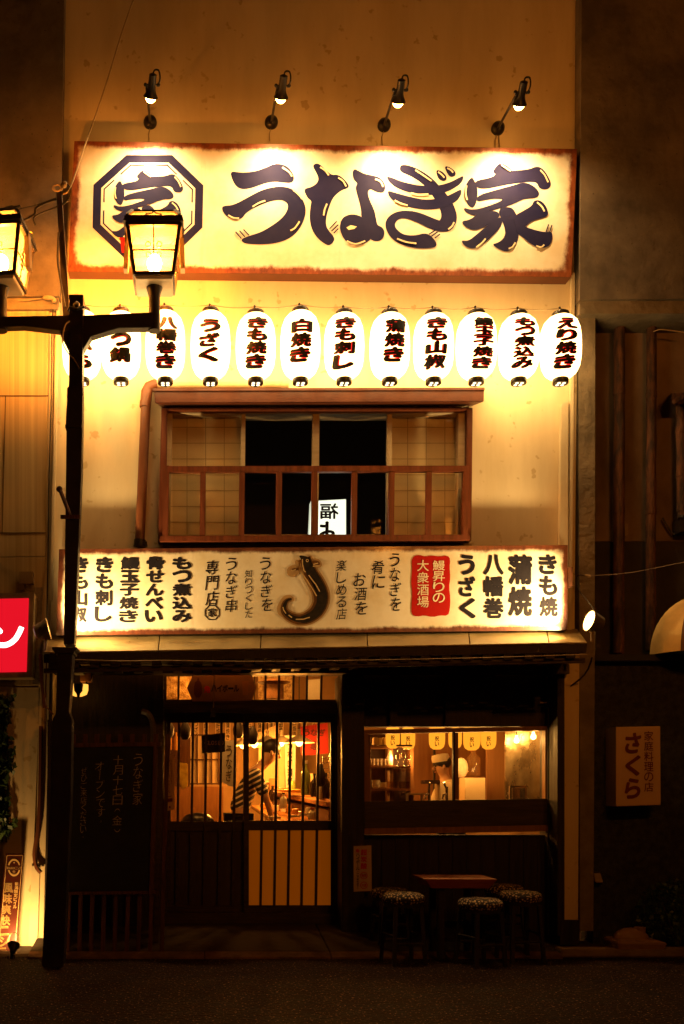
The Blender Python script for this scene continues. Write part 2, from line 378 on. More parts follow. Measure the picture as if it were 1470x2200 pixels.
for (a, b) in ((838, 862), (958, 1064)):     # upright dark brackets under the awning
    w = MB(); w.prism([(a,1448),(b,1448),(b-4,1520),(b-14,1560),(a,1560)], .22, .07); w.build('bracket_board', DWOOD, shop, bevel=.006)
w = MB(); w.rect(1178, 1446, 1213, 2012, .2, .25); w.build('door_post', DWOOD, shop, bevel=.006)
w = MB(); w.rect(1188, 1426, 1224, 1448, -.12, .17); w.build('beam_end', DWOOD2, shop, bevel=.006)
w = MB(); sx_ = xw(118,-.1); w.wbox(sx_-.03, sx_, -.42, .42, .06, 2.3); w.build('spill_stop_board', DWOOD, shop, bevel=.004)  # added board, keeps ground spotlight spill out of the recess
# inside of the ground floor
IWALL = mat('ochre_plaster', (.36,.22,.09), (.25,.14,.05), 1.6, .85)
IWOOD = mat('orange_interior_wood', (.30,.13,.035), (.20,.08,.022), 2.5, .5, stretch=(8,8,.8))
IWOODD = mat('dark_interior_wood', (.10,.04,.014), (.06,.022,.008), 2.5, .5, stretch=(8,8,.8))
x0, x1 = xw(100,.6), xw(1225,.6)
w = MB(); w.wbox(x0, x1, 5.2, 5.3, .1, 3.42); w.build('interior_back_wall', IWALL, shop)
w = MB(); w.wbox(x0-.1, x0, .7, 5.3, .1, 3.42); w.wbox(x1, x1+.1, .5, 5.3, .1, 3.42); w.build('interior_side_wall', IWALL, shop)
w = MB(); w.wbox(x0-.1, x1+.1, .62, 5.3, .1, .27); w.build('interior_floor', IWOODD, shop)
w = MB(); w.wbox(x0-.1, x1+.1, .16, 5.3, 3.42, 3.5); w.build('interior_ceiling', IWOODD, shop)
w = MB(); w.prism([(352,1447),(735,1447),(735,1451),(352,1451)], .62, .1); w.build('interior_lintel', DWOOD, shop)
w = MB(); w.rect(345, 1434, 740, 1449, .54, .05); w.build('transom_light_stop', DWOOD, shop)  # board added to stop interior light from reaching the rafters
# room behind the upper window
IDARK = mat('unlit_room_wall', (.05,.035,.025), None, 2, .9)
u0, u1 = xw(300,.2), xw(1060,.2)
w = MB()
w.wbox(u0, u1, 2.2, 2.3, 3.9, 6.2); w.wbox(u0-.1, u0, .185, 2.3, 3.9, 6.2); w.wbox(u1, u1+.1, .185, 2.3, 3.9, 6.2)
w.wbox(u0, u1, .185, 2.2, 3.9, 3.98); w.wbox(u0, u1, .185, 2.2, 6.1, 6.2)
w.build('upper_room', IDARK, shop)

# ---- upper window (part of the building, with its own pieces)
wf = MB()
wf.rect(358, 878, 1004, 888, -.09, .2); wf.rect(358, 1148, 1004, 1157, -.09, .2)
wf.prism([(358,888),(371,888),(365,1148),(357,1148)], -.09, .2); wf.prism([(985,888),(1004,888),(1003,1148),(984,1148)], -.09, .2)
win = wf.build('window', ALU, shop, bevel=.003)
for q in ([(519,889),(528,889),(525,1147),(516,1147)], [(672,889),(687,889),(684,1147),(669,1147)], [(832,889),(843,889),(839,1147),(830,1147)]):
    w = MB(); w.prism(q, -.075, .05); w.build('sash_stile', ALU, win, bevel=.003)
GLW = glass('window_glass', (.96,.94,.9))
for a, b in ((371,518),(528,671),(687,831),(843,984)):
    w = MB(); w.rect(a, 889, b, 1147, -.05, .006); w.build('pane', GLW, win)
def shoji(a, b, Y):
    w = MB(); w.rect(a, 880, b, 1160, Y, .004); p = w.build('shoji_screen', PAPER, win)
    w = MB()
    for k in range(1, 4):
        x = a+(b-a)*k/4; w.rect(x-.8, 880, x+.8, 1160, Y-.0015, .0012)
    for y in (918, 952, 986, 1020, 1054, 1088, 1122): w.rect(a, y-.7, b, y+.7, Y-.003, .0012)
    w.build('lattice', mat('shoji_lattice', (.52,.38,.22), None, 5, .7), win)
shoji(362, 522, .03); shoji(836, 996, .03)
# red-brown outer frame, rails and balusters
w = MB()
w.prism([(347,876),(360,876),(356,1162),(340,1162)], -.15, .145); w.prism([(1004,876),(1016,876),(1013,1162),(1000,1162)], -.15, .145)
w.prism([(360,876),(1004,876),(1004,880),(360,880)], -.16, .15)
w.prism([(356,1157),(1000,1157),(1000,1166),(356,1166)], -.15, .14)
w.build('window_surround', REDW, win, bevel=.004)
w = MB(); w.prism([(357,1001),(1003,1000),(1003,1012),(357,1014)], -.25, .06); w.build('grille_rail', REDW, win, bevel=.004)
w = MB(); w.prism([(344,1151),(1010,1148),(1010,1160),(344,1163)], -.25, .06); w.build('grille_rail', REDW, win, bevel=.004)
for a in (436, 520, 600, 676, 762, 842, 922):
    w = MB(); w.prism([(a-5.5,1013),(a+6.5,1013),(a+5,1151),(a-7,1151)], -.248, .05); w.build('baluster', REDW, win, bevel=.003)
for a in (355, 1000):
    w = MB(); w.prism([(a-3,1000),(a+9,1000),(a+6,1158),(a-6,1158)], -.249, .08); w.build('baluster', REDW, win, bevel=.003)
w = MB(); w.rect(350, 1167.5, 1014, 1173, -.1, .09); w.build('window_sill', TANM, win, bevel=.003)
# eave over the window
w = MB(); w.hexa([P(331,838,-.30), P(1040,836,-.30), P(1040,834.5,-.02), P(331,836.5,-.02)],
                 [P(333,866,-.30), P(1040,863,-.30), P(1016,872,-.02), P(345,874,-.02)])
w.build('eave', REDH, win, bevel=.006)
w = MB(); w.prism([(328,834),(1042,832),(1042,838),(328,840)], -.315, .03); w.build('eave_lip', REDH, win, bevel=.003)

# ---- sliding entrance door
DY = .58
fr = MB(); fr.rect(352, 1512, 735, 1532, DY-.06, .16); fr.rect(352, 1451, 358, 1966, DY-.03, .1); fr.rect(722, 1532, 735, 1966, DY-.05, .13)
fr.rect(352, 1962, 735, 1985, DY-.06, .2); fr.rect(358, 1503, 722, 1512, DY-.03, .1)
door = fr.build('door', DWOOD2, shop, bevel=.004)
def leaf(x0, x1, y0, ym0, ym1, yb, Y, bars, stile):
    w = MB(); w.rect(x0, y0, x1, y0+21, Y, .04); w.rect(x0, ym0, x1, ym1, Y, .04); w.rect(x0, yb-17, x1, yb, Y, .04)
    w.rect(x0, y0+21, x0+stile, ym0, Y, .04); w.rect(x1-stile, y0+21, x1, ym0, Y, .04)
    w.rect(x0, ym1, x0+stile, yb-17, Y, .04); w.rect(x1-stile, ym1, x1, yb-17, Y, .04)
    lf = w.build('door_leaf', DWOOD2, door, bevel=.003)
    for b in bars:
        w = MB(); w.prism([(b-2.3,y0+15),(b+2.6,y0+15),(b-2.5,ym0+20),(b-5.2,yb-14),(b-10.3,yb-14),(b-7.4,ym0+20)] if False else [(b-2.5,y0+20),(b+2.7,y0+20),(b-3.2,yb-16),(b-8.6,yb-16)], Y-.012, .03)
        w.build('door_bar', DWOOD2, door)
    return lf
leaf(358, 532, 1531.5, 1765, 1786, 1962, DY+.05, (385, 415, 444, 476, 506), 9)
leaf(524, 722, 1531.5, 1763, 1784, 1962, DY-.005, (566, 595.5, 625, 654, 685), 11)
GLD = glass('door_glass', (.97,.95,.9))
w = MB(); w.rect(366, 1553, 524, 1766, DY+.07, .005); w.build('door_pane', GLD, door)
w = MB(); w.rect(534, 1550, 712, 1764, DY+.012, .005); w.build('door_pane', GLD, door)
FROST = bpy.data.materials.new('self_lit_frosted_panel'); FROST.use_nodes = True
_b = FROST.node_tree.nodes['Principled BSDF']; _b.inputs['Base Color'].default_value = (.38,.17,.04,1); _b.inputs['Roughness'].default_value = .5
_b.inputs['Emission Color'].default_value = (1,.2,.0,1); _b.inputs['Emission Strength'].default_value = .05  # light from the room put into the panel as a faint glow
w = MB(); w.rect(534, 1784, 712, 1946, DY+.012, .006); w.build('frosted_panel', FROST, door)
w = MB(); w.rect(366, 1786, 524, 1946, DY+.07, .006); w.build('lower_panel', mat('unlit_brown_panel', (.07,.045,.03), (.05,.03,.02), 3, .4), door)  # dark interior behind this pane is put into its brown colour
w = MB(); w.rect(358, 1451, 722, 1503, DY+.03, .005); w.build('transom_pane', GLD, door)
for b in (384, 414, 444, 476, 507, 539, 571, 600, 631, 660, 691):
    w = MB(); w.prism([(b-2,1451),(b+2.5,1451),(b+1.5,1504),(b-3,1504)], DY-.01, .03); w.build('transom_bar', DWOOD2, door)
w = MB(); w.rect(727, 1534, 733, 1905, DY-.054, .004); w.build('jamb_edge', mat('pale_lit_wood', (.30,.16,.06), (.12,.06,.02), 6, .6, stretch=(8,8,.5)), door)  # light wood edge, with the interior light on it painted in

# ---- ground-floor window
wf = MB(); OW = IWOOD
wf.prism([(783,1568),(1178,1560),(1178,1569),(783,1577)], .235, .1); wf.rect(783, 1576, 791, 1722, .235, .1); wf.prism([(1172,1569),(1178,1569),(1178,1716),(1172,1716)], .235, .1)
gw = wf.build('window', OW, shop, bevel=.003)
w = MB(); w.prism([(976,1574),(985,1574),(985,1718),(976,1718)], .24, .05); w.build('mullion', OW, gw, bevel=.003)
w = MB(); w.prism([(974,1572),(978,1572),(978,1720),(974,1720)], .225, .05); w.build('mullion_edge', DWOOD, gw)
w = MB(); w.prism([(791,1577),(976,1573),(976,1718),(791,1722)], .28, .005); w.prism([(985,1573),(1172,1569),(1172,1716),(985,1718)], .27, .005); w.build('window_pane', GLD, gw)
for y, h in ((1722, 29), (1751, 29)):
    w = MB(); w.prism([(783,y),(1178,y-6),(1178,y+h-6),(783,y+h)], .23, .06); w.build('sill_board', DWOOD2, gw, bevel=.004)
w = MB(); w.prism([(783,1780),(1178,1773),(1178,1786),(783,1793)], .2, .1); w.build('window_sill', OW, gw, bevel=.004)

# ---- awning (tarnished sheet roof over the entrance)
aw = thing('awning', 'tarnished sheet metal awning with dark edge over the entrance', 'awning', P(690, 1420, -.4))
AWF, AWB = -.68, -.005
bx = [92, 340, 560, 790, 1010, 1180, 1262]
for a, b in zip(bx[:-1], bx[1:]):
    def fy(x): return 1404-(x-92)*.0185
    def by(x): return 1366-(x-92)*.0105
    ya, yb = fy(a), fy(b)
    back = lambda x: x+(680-x)*.012
    lo = [P(a+1,ya,AWF), P(b-1,yb,AWF), P(back(b)-1-(14 if b > 1200 else 0),by(b),AWB), P(back(a)+1,by(a),AWB)]
    hi = [v+Vector((0,0,.012)) for v in lo]
    w = MB(); w.hexa(lo, hi); w.build('roof_sheet', AWN, aw, bevel=.002)
w = MB(); w.prism([(94,1405),(1262,1383),(1260,1402),(94,1424)], AWF+.01, .03); w.build('fascia', DWOOD, aw, bevel=.003)
w = MB()
for i in range(26):
    x = 104+i*44.5; w.prism([(x,1424-(x-94)*.019),(x+20,1424-(x-74)*.019),(x+20,1436-(x-74)*.019),(x,1436-(x-94)*.019)], AWF+.02, .6)
w.build('rafters', DWOOD, aw)
w = MB(); w.prism([(94,1436),(1258,1413),(1258,1424),(94,1446)], AWF+.05, .04); w.build('gutter_board', DWOOD2, aw, bevel=.004)

# ================================================================== LEFT NEIGHBOUR
lb = thing('neighbouring_building', 'left neighbour with stained concrete upper wall and wood grain cladding', 'building', P(-60, 2040, 0))
w = MB(); w.prism([(-420,-420),(141,-420),(138,0),(128,636),(-420,640)], -.14, .3); w.build('concrete_wall', CONC, lb)
w = MB(); w.prism([(-420,642),(126,638),(124,664),(-420,668)], -.10, .25); w.build('ledge', CONCG, lb)
w = MB(); w.prism([(-420,668.5),(106,664.5),(98,1195),(-420,1200)], -.06, .2); w.build('cladding', PANEL, lb)
w = MB(); w.prism([(-420,1201.5),(98,1196.5),(88,1472),(-420,1476)], -.06, .2); w.build('cladding', PANEL, lb)
w = MB()
w.prism([(-420,849),(104,849),(104,851.5),(-420,851.5)], -.064, .003); w.prism([(-420,1146),(99,1143),(99,1145.5),(-420,1148.5)], -.064, .003)
w.prism([(11,851.5),(13,851.5),(6,1145.5),(4,1145.5)], -.064, .003)
w.build('panel_joints', mat('dark_joint', (.12,.07,.03), None, 5, .8), lb)
w = MB(); w.prism([(106,640),(128,640),(110,1300),(104,1440),(90,1440)], -.03, .15); w.build('corner_trim', TRIM, lb)
w = MB(); w.prism([(121,660),(128,660),(113,1290),(106,1290)], -.075, .04); w.build('corner_strip', TRIM, lb, bevel=.006)
w = MB(); w.prism([(74,1262),(91,1262),(86,1470),(70,1470)], -.1, .05); w.build('tiled_pier', mat('small_brown_tiles', (.27,.2,.12), (.14,.1,.06), 12, .5, .5, stretch=(1,1,2.2)), lb)
w = MB(); w.prism([(-420,1480),(86,1477),(64,2048),(-420,2048)], -.03, .15); w.build('lower_panel', PLASTER, lb)
w = MB(); w.prism([(68,1860),(86,1860),(80,2040),(62,2030)], -.05, .018); w.build('pale_board', TRIM, lb)
# ================================================================== RIGHT NEIGHBOUR
rb = thing('neighbouring_building', 'right neighbour with grimy rendered wall behind pipes under a concrete overhang', 'building', P(1420, 2040, .2))
w = MB(); w.prism([(1254,-420),(1950,-420),(1950,640),(1246,643),(1250,0)], -.16, .5); w.build('overhang_wall', CONC, rb)
w = MB(); w.prism([(1246,646),(1950,642),(1950,672),(1245,674)], -.12, .5); w.build('ledge', CONCG, rb)
w = MB(); w.prism([(1244,675),(1279,674),(1278,1410),(1275,2000),(1246,2000)], -.03, .4); w.build('pillar', CONCG, rb)
w = MB(); w.prism([(1279,672),(1950,672),(1950,1163),(1279,1163)], .3, .2); w.build('rendered_wall', CONCD, rb)
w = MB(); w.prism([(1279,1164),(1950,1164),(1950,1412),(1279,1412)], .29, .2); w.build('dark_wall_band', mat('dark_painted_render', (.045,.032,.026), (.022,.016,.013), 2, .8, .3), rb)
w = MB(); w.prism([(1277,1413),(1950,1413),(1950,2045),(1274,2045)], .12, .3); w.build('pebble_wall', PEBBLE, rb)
w = MB(); w.prism([(1277,1406),(1950,1404),(1950,1420),(1277,1420)], .02, .1); w.build('coping', mat('dark_coping', (.02,.015,.012), None, 5, .7), rb, bevel=.006)
# ================================================================== TOP SIGN
def sign_board(name, label, corners, Yf, depth, m, sidem, W_, H_):
    t = thing(name, label, 'sign', P((corners[2][0]+corners[3][0])/2, (corners[2][1]+corners[3][1])/2, Yf+depth/2))
    b = MB(); b.prism(corners, Yf+.006, depth); b.build('casing', sidem, t, bevel=.004)
    f = MB(); f.poly([P(x, y, Yf) for x, y in corners]); f.poly
    q = [P(x, y, Yf) for x, y in corners]
    def uv(c):
        i = min(range(4), key=lambda k: (q[k]-c).length); return ((0,1),(1,1),(1,0),(0,0))[i]
    f.uvfun = uv; f.build('painted_face', m, t, uvquad=True, flip=False)
    return t
T1 = [(160,303),(1240,320),(1228,595),(146,583)]
top = sign_board('shop_sign', 'large cream signboard with octagon crest and five fat black characters, above the lanterns', T1, -.17, .15,
                 rust_sign('top_sign_enamel', 5.1, 1.31, (.82,.77,.66), (.30,.075,.018), .07), mat('sign_casing_brown', (.10,.03,.012), None, 4, .5), 5.1, 1.31)
for o in list(top.children):
    if o.name.startswith('painted_face'): o.data.flip_normals() if o.data.polygons[0].normal.y > 0 else None
Z1 = lambda L_: [(130+x*.38776, 280+y*.38769) for x, y in L_]
Z2 = lambda L_: [(650+x*.41497, 280+y*.41514) for x, y in L_]
u_dot = [(940,225),(1000,235),(1080,228),(1140,205),(1180,185),(1220,185),(1262,200),(1292,245),(1295,275),(1280,292),(1240,290),(1180,283),(1110,300),(1060,320),(1010,328),(975,312),(952,275)]
u_main = [(893,430),(905,418),(960,415),(1040,370),(1120,328),(1200,310),(1265,315),(1315,345),(1348,390),(1362,440),(1350,500),(1320,555),(1270,600),(1200,625),(1120,633),(1040,630),(1010,622),(1000,602),(1050,583),(1110,565),(1170,530),(1225,490),(1255,450),(1263,415),(1245,390),(1200,383),(1140,400),(1080,425),(1030,455),(1005,490),(975,495),(930,485),(905,460)]
na_l = [(52,185),(65,172),(85,172),(110,195),(150,232),(180,228),(210,245),(243,285),(235,300),(200,310),(160,345),(140,390),(125,440),(120,490),(140,525),(160,545),(168,570),(140,599),(110,585),(70,550),(45,505),(36,450),(42,390),(48,365),(25,350),(5,303),(45,294),(75,275),(85,250),(70,215)]
na_r1 = [(258,220),(268,198),(288,208),(320,225),(360,232),(395,240),(422,265),(432,300),(418,325),(380,318),(352,302),(337,320),(347,360),(372,410),(384,470),(388,490),(412,500),(427,525),(418,562),(385,577),(345,562),(345,520),(303,445),(305,420),(295,370),(280,320),(275,290),(287,275),(265,255)]
na_r2 = [(192,500),(203,455),(238,435),(282,435),(318,455),(350,490),(362,560),(320,587),(275,597),(232,582),(203,545)]
na_h = [(228,503),(250,491),(282,498),(268,510),(240,515)]
gi = [[(503,190),(512,178),(550,180),(610,205),(670,245),(720,300),(770,360),(798,420),(800,470),(782,505),(750,527),(700,520),(640,498),(640,480),(700,478),(722,450),(715,410),(680,345),(630,280),(560,235),(505,215)],
      [(433,238),(455,240),(520,268),(600,285),(680,290),(760,272),(810,245),(835,233),(830,264),(800,292),(740,322),(660,337),(570,327),(490,300),(450,270)],
      [(438,310),(470,320),(560,345),(650,362),(740,345),(790,320),(824,303),(823,332),(800,367),(740,397),(660,412),(570,402),(490,377),(452,350)],
      [(425,490),(440,450),(480,422),(540,413),(610,426),(680,456),(730,474),(745,527),(700,522),(650,505),(600,478),(540,455),(502,455),(478,478),(482,508),(520,540),(580,546),(645,528),(690,570),(697,602),(650,612),(580,610),(505,590),(450,550)],
      [(690,203),(720,210),(746,235),(746,258),(725,264),(700,247)], [(734,183),(765,190),(794,215),(792,237),(765,242),(748,220)]]
ie = [[(981,215),(1005,183),(1026,168),(1056,180),(1092,212),(1060,232),(1010,232)],
      [(836,330),(845,280),(876,238),(892,262),(907,300),(907,350),(890,402),(865,397),(845,365)],
      [(886,262),(985,243),(1000,223),(1090,208),(1170,203),(1215,184),(1247,200),(1277,245),(1290,282),(1270,307),(1225,302),(1213,264),(1150,267),(1050,282),(960,302),(903,300)],
      [(903,338),(1000,308),(1080,288),(1150,266),(1200,288),(1230,325),(1215,350),(1150,352),(1080,387),(990,412),(910,432),(885,442),(840,422),(834,398),(880,413),(960,393),(1050,357),(1000,352),(940,362),(903,370)],
      [(1010,410),(1055,396),(1087,400),(1112,440),(1122,500),(1120,560),(1095,607),(1060,630),(1020,617),(980,590),(1010,583),(1043,560),(1053,520),(1035,470)],
      [(818,470),(870,463),(905,430),(960,418),(1005,416),(1025,440),(1000,467),(940,502),(890,519),(850,505)],
      [(818,568),(860,573),(900,540),(950,498),(1000,458),(1030,448),(1037,482),(1000,532),(940,587),(885,615),(843,602)],
      [(1090,445),(1150,413),(1188,390),(1200,360),(1237,363),(1267,400),(1274,442),(1240,454),(1190,467),(1150,502),(1105,502)],
      [(1105,470),(1150,498),(1210,518),(1260,528),(1292,523),(1295,562),(1277,602),(1235,610),(1188,592),(1138,550),(1105,525)]]
YF = -.172
def corner_smooth(p): return smooth(p, 2)
chars = [('u', [Z1(u_dot), Z1(u_main)]), ('na', [Z2(na_l), Z2(na_r1), Z2(na_r2)]), ('gi', [Z2(p) for p in gi]), ('ie', [Z2(p) for p in ie])]
for k, ps in chars: px_poly('painted_character', [corner_smooth(p) for p in ps], YF, INK, top)
px_poly('paint_gap', [Z2(na_h)], YF-.0045, CREAMP, top)
# white glints and speed ticks painted on the letters
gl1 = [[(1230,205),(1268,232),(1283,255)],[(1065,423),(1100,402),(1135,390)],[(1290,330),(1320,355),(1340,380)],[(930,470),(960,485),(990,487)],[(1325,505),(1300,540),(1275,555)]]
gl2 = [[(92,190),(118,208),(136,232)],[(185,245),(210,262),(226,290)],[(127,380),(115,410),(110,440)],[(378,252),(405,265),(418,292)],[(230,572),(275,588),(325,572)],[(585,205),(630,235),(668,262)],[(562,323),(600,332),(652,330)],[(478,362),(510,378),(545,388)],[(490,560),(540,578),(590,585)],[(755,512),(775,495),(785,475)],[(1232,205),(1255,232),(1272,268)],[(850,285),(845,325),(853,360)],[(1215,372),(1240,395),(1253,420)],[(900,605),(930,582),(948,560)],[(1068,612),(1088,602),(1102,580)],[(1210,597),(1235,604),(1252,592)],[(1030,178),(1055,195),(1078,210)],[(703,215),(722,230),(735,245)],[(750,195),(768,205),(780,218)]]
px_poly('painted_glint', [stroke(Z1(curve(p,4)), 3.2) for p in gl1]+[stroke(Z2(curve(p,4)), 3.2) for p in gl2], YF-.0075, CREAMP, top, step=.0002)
tk = [Z1([(970,562),(1003,600)]), Z1([(992,556),(1022,590)]), Z1([(1014,549),(1045,582)]), Z2([(178,470),(140,510)]), Z2([(186,488),(150,522)]), Z2([(186,508),(162,532)]), Z2([(712,537),(685,558)]), Z2([(700,525),(668,548)]), Z2([(690,515),(655,538)]), Z2([(1292,490),(1280,525)]), Z2([(1275,486),(1262,525)])]
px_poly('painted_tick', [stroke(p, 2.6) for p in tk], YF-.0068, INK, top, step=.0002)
# octagon crest
def octa(k, cx=318, cy=443.5):
    o = [(272,333),(370,333),(437,398),(435,489),(369,554),(267,554),(199,489),(201,397)]
    return [(cx+(x-cx)*k, cy+(y-cy)*k) for x, y in o]
def ring(a, b): return [octa(a)[i] for i in range(8)]+[octa(a)[0]]+[octa(b)[0]]+[octa(b)[i] for i in range(7,-1,-1)]
mb = MB()
def ringmesh(mb, a, b, Y, c=(318,443.5), f=octa):
    A, B = f(a), f(b)
    for i in range(8): mb.prism([A[i], A[(i+1) % 8], B[(i+1) % 8], B[i]], Y, .001)
ringmesh(mb, 1.0, .855, YF); mb.build('crest_ring', INK, top)
mb = MB(); A, B = octa(.815), octa(.79)
for i in range(8):
    for (s, e) in ((0,.38),(.62,1)):
        l = lambda p, q, t: (p[0]+(q[0]-p[0])*t, p[1]+(q[1]-p[1])*t); j = (i+1) % 8; mb = MB()
        mb.prism([l(A[i],A[j],s), l(A[i],A[j],e), l(B[i],B[j],e), l(B[i],B[j],s)], YF, .001); mb.build('crest_line', INK, top)
T = lambda L_: [(245+(x-998)*.80, 363+(y-350)*.80+(x-998)*.03) for x, y in L_]
px_poly('crest_character', [corner_smooth(T(Z2(p))) for p in ie], YF, INK, top)
px_poly('painted_glint', [stroke(T(Z2(curve(p,4))), 2.6) for p in gl2 if p[0][0] > 800], YF-.0075, CREAMP, top, step=.0002)
w = MB(); w.prism([(257,503),(284,501),(285,541),(262,543)], YF-.001, .001); w.build('red_seal', REDPL, top)
letters('seal_writing', column('うなぎ', 272, 506, 538, 9), YF-.0025, CREAMP, top)
w = MB(); w.prism([(1231,325),(1239,326),(1230,590),(1222,590)], -.1, .05); w.build('side_tube', mat('dark_red_tube', (.08,.02,.01), None, 4, .4), top)

# ================================================================== LOWER SIGN
T2 = [(127,1180),(1220,1171),(1219,1354),(121,1365)]
low = sign_board('menu_sign', 'long cream menu signboard with painted eel standing on the awning', T2, -.24, .14,
                 rust_sign('menu_sign_enamel', 5.06, .87, (.78,.70,.54), (.16,.04,.014), .055), mat('sign_casing_dark', (.06,.022,.01), None, 4, .5), 5.06, .87)
for o in list(low.children):
    if o.name.startswith('painted_face') and o.data.polygons[0].normal.y > 0: o.data.flip_normals()
YL = -.243
cols = []
for t, x, y0, y1, wd, dx in (('きも山椒',172,1196,1338,36,-4),('きも刺し',225,1196,1337,36,-3),('鰻玉子焼き',280,1196,1338,40,-4),('骨せんべい',334,1196,1338,37,-4),('もつ煮込み',391,1196,1338,40,0),
                             ('うざく',1003,1190,1330,34,2),('八幡巻',1061,1190,1330,42,0),('蒲焼',1118,1190,1326,50,0),('きも焼',1177,1190,1326,38,2)):
    letters('bold_menu_writing', column(t, x, y0, y1, wd+2, .042, 1, .0, dx, gap=.95), YL, INKB, low)
cols = []
for t, x, y0, y1, wd, dx, of in (('専門店',456,1203,1302,27,0,.008),('うなぎ串',497,1197,1316,24,0,.006),('知りつくした',534,1224,1328,16,1,.002),('うなぎを',570,1196,1314,24,4,.006),
                             ('楽しめる店',734,1202,1332,22,0,.004),('お酒を',773,1230,1322,26,4,.006),('肴に',812,1203,1266,27,2,.006),('うなぎを',848,1187,1314,22,3,.006)):
    letters('brush_writing', column(t, x, y0, y1, wd, of, 1, .12, dx), YL, INKB, low)
mb = MB(); so = lambda k: [(456+(x-318)*k*.137, 1316+(y-443.5)*k*.147) for x, y in octa(1)]
ringmesh(mb, 1, .86, YL, f=so); mb.build('small_crest_ring', INKB, low)
letters('small_crest_character', [place('家', 456, 1316, 19, 19, .02, 1)], YL, INKB, low)
pl = [(890,1194),(902,1192),(914,1196),(928,1193),(944,1196),(962,1193),(968,1202),(966,1218),(968,1240),(965,1262),(968,1285),(967,1308),(963,1323),(945,1322),(930,1326),(912,1322),(896,1325),(884,1320),(884,1300),(886,1275),(883,1250),(886,1225),(884,1205)]
px_poly('red_plaque', [smooth(pl, 1)], YL, REDPL, low)
letters('plaque_writing', column('大衆酒場', 909, 1202, 1306, 25, .004)+column('鰻昇りの', 943, 1203, 1296, 26, .004), YL-.003, CREAMP, low)
# the painted eel (flat paint on the board)
Z3 = lambda L_: [(590+x*.08163, 1180+y*.08164) for x, y in L_]
spine = curve(Z3([(800,230),(870,420),(960,640),(1120,920),(1220,1180),(1210,1430),(1080,1660),(880,1800),(660,1850),(460,1800),(300,1690),(240,1560),(270,1420),(350,1330),(450,1310)]), 5)
def wid(a): return lambda i, n: a[0]+(a[1]-a[0])*i/n
n_ = len(spine)
wl = [max(3.5, 25+10*math.sin(min(1,i/(n_*.3))*math.pi*.5)-(30*max(0,(i/n_-.3))/.7)) for i in range(n_)]
EELB = mat('eel_brown_paint', (.17,.075,.025), (.09,.04,.014), 8, .75, spec=.05); EELD = mat('eel_black_paint', (.016,.013,.01), (.03,.02,.012), 22, .75, spec=.05)
EELH = mat('eel_tan_halo_paint', (.44,.27,.11), None, 8, .5)
fin1 = smooth(Z3([(640,470),(560,400),(440,420),(340,490),(320,600),(370,710),(500,745),(600,690),(660,580)]), 2); fin2 = smooth(Z3([(1000,290),(1060,250),(1160,250),(1240,340),(1250,430),(1200,490),(1080,480),(1010,470)]), 2)
fin3 = smooth(Z3([(640,300),(570,270),(535,330),(560,420),(640,450)]), 2); tail = smooth(Z3([(500,1390),(530,1320),(470,1230),(370,1190),(230,1230),(130,1370),(55,1540),(70,1650),(130,1750),(230,1810),(330,1760),(250,1650),(240,1500),(330,1340)]), 2)
px_poly('eel_halo', [stroke(spine, [v+5 for v in wl]), fin1, fin2, tail, fin3], YL, EELH, low)
px_poly('eel_body', [stroke(spine, [v*.93 for v in wl]), smooth(Z3([(430,520),(560,480),(640,500),(620,560),(480,560)]),1), smooth(Z3([(1000,300),(1100,290),(1190,330),(1200,420),(1100,440),(1000,400)]),1)], YL-.0035, EELB, low)
back = [(x+wl[i]*.06, y) for i, (x, y) in enumerate(spine)]
px_poly('eel_back', [stroke(back, [v*.66 if i < n_*.55 else v*.5 for i, v in enumerate(wl)]), stroke(Z3(curve([(330,1400),(270,1480),(250,1560),(300,1680)],4)), [2,4,5,6,6,6,6,5,5,5,4,4,4]), smooth(Z3([(640,170),(720,160),(860,190),(930,260),(960,400),(860,520),(760,420),(700,260)]), 2)], YL-.006, EELD, low)
px_poly('painted_glint', [stroke(Z3(p), 2.2) for p in ([(735,260),(740,420),(775,560),(820,600)],[(900,680),(1010,830),(1090,930)],[(1090,930),(1190,1110)],[(680,590),(860,820),(1040,1110),(1110,1230)],[(1020,400),(1150,365)],[(1010,445),(1180,435)],[(370,1730),(460,1800)],[(560,1845),(760,1840),(930,1790)],[(440,545),(480,570),(560,530)],[(220,1520),(240,1600),(300,1690)])], YL-.0085, mat('eel_gold_paint', (.6,.4,.17), None, 8, .45), low)
def disc(cx, cy, r, n=14): return [(cx+r*math.cos(2*math.pi*k/n), cy+r*math.sin(2*math.pi*k/n)) for k in range(n)]
px_poly('eel_eye', [disc(*Z3([(862,298)])[0], 3.3), ], YL-.0095, mat('eel_gold_paint', (.6,.4,.17)), low); px_poly('eel_pupil', [disc(*Z3([(865,296)])[0], 1.7)], YL-.0105, EELD, low)
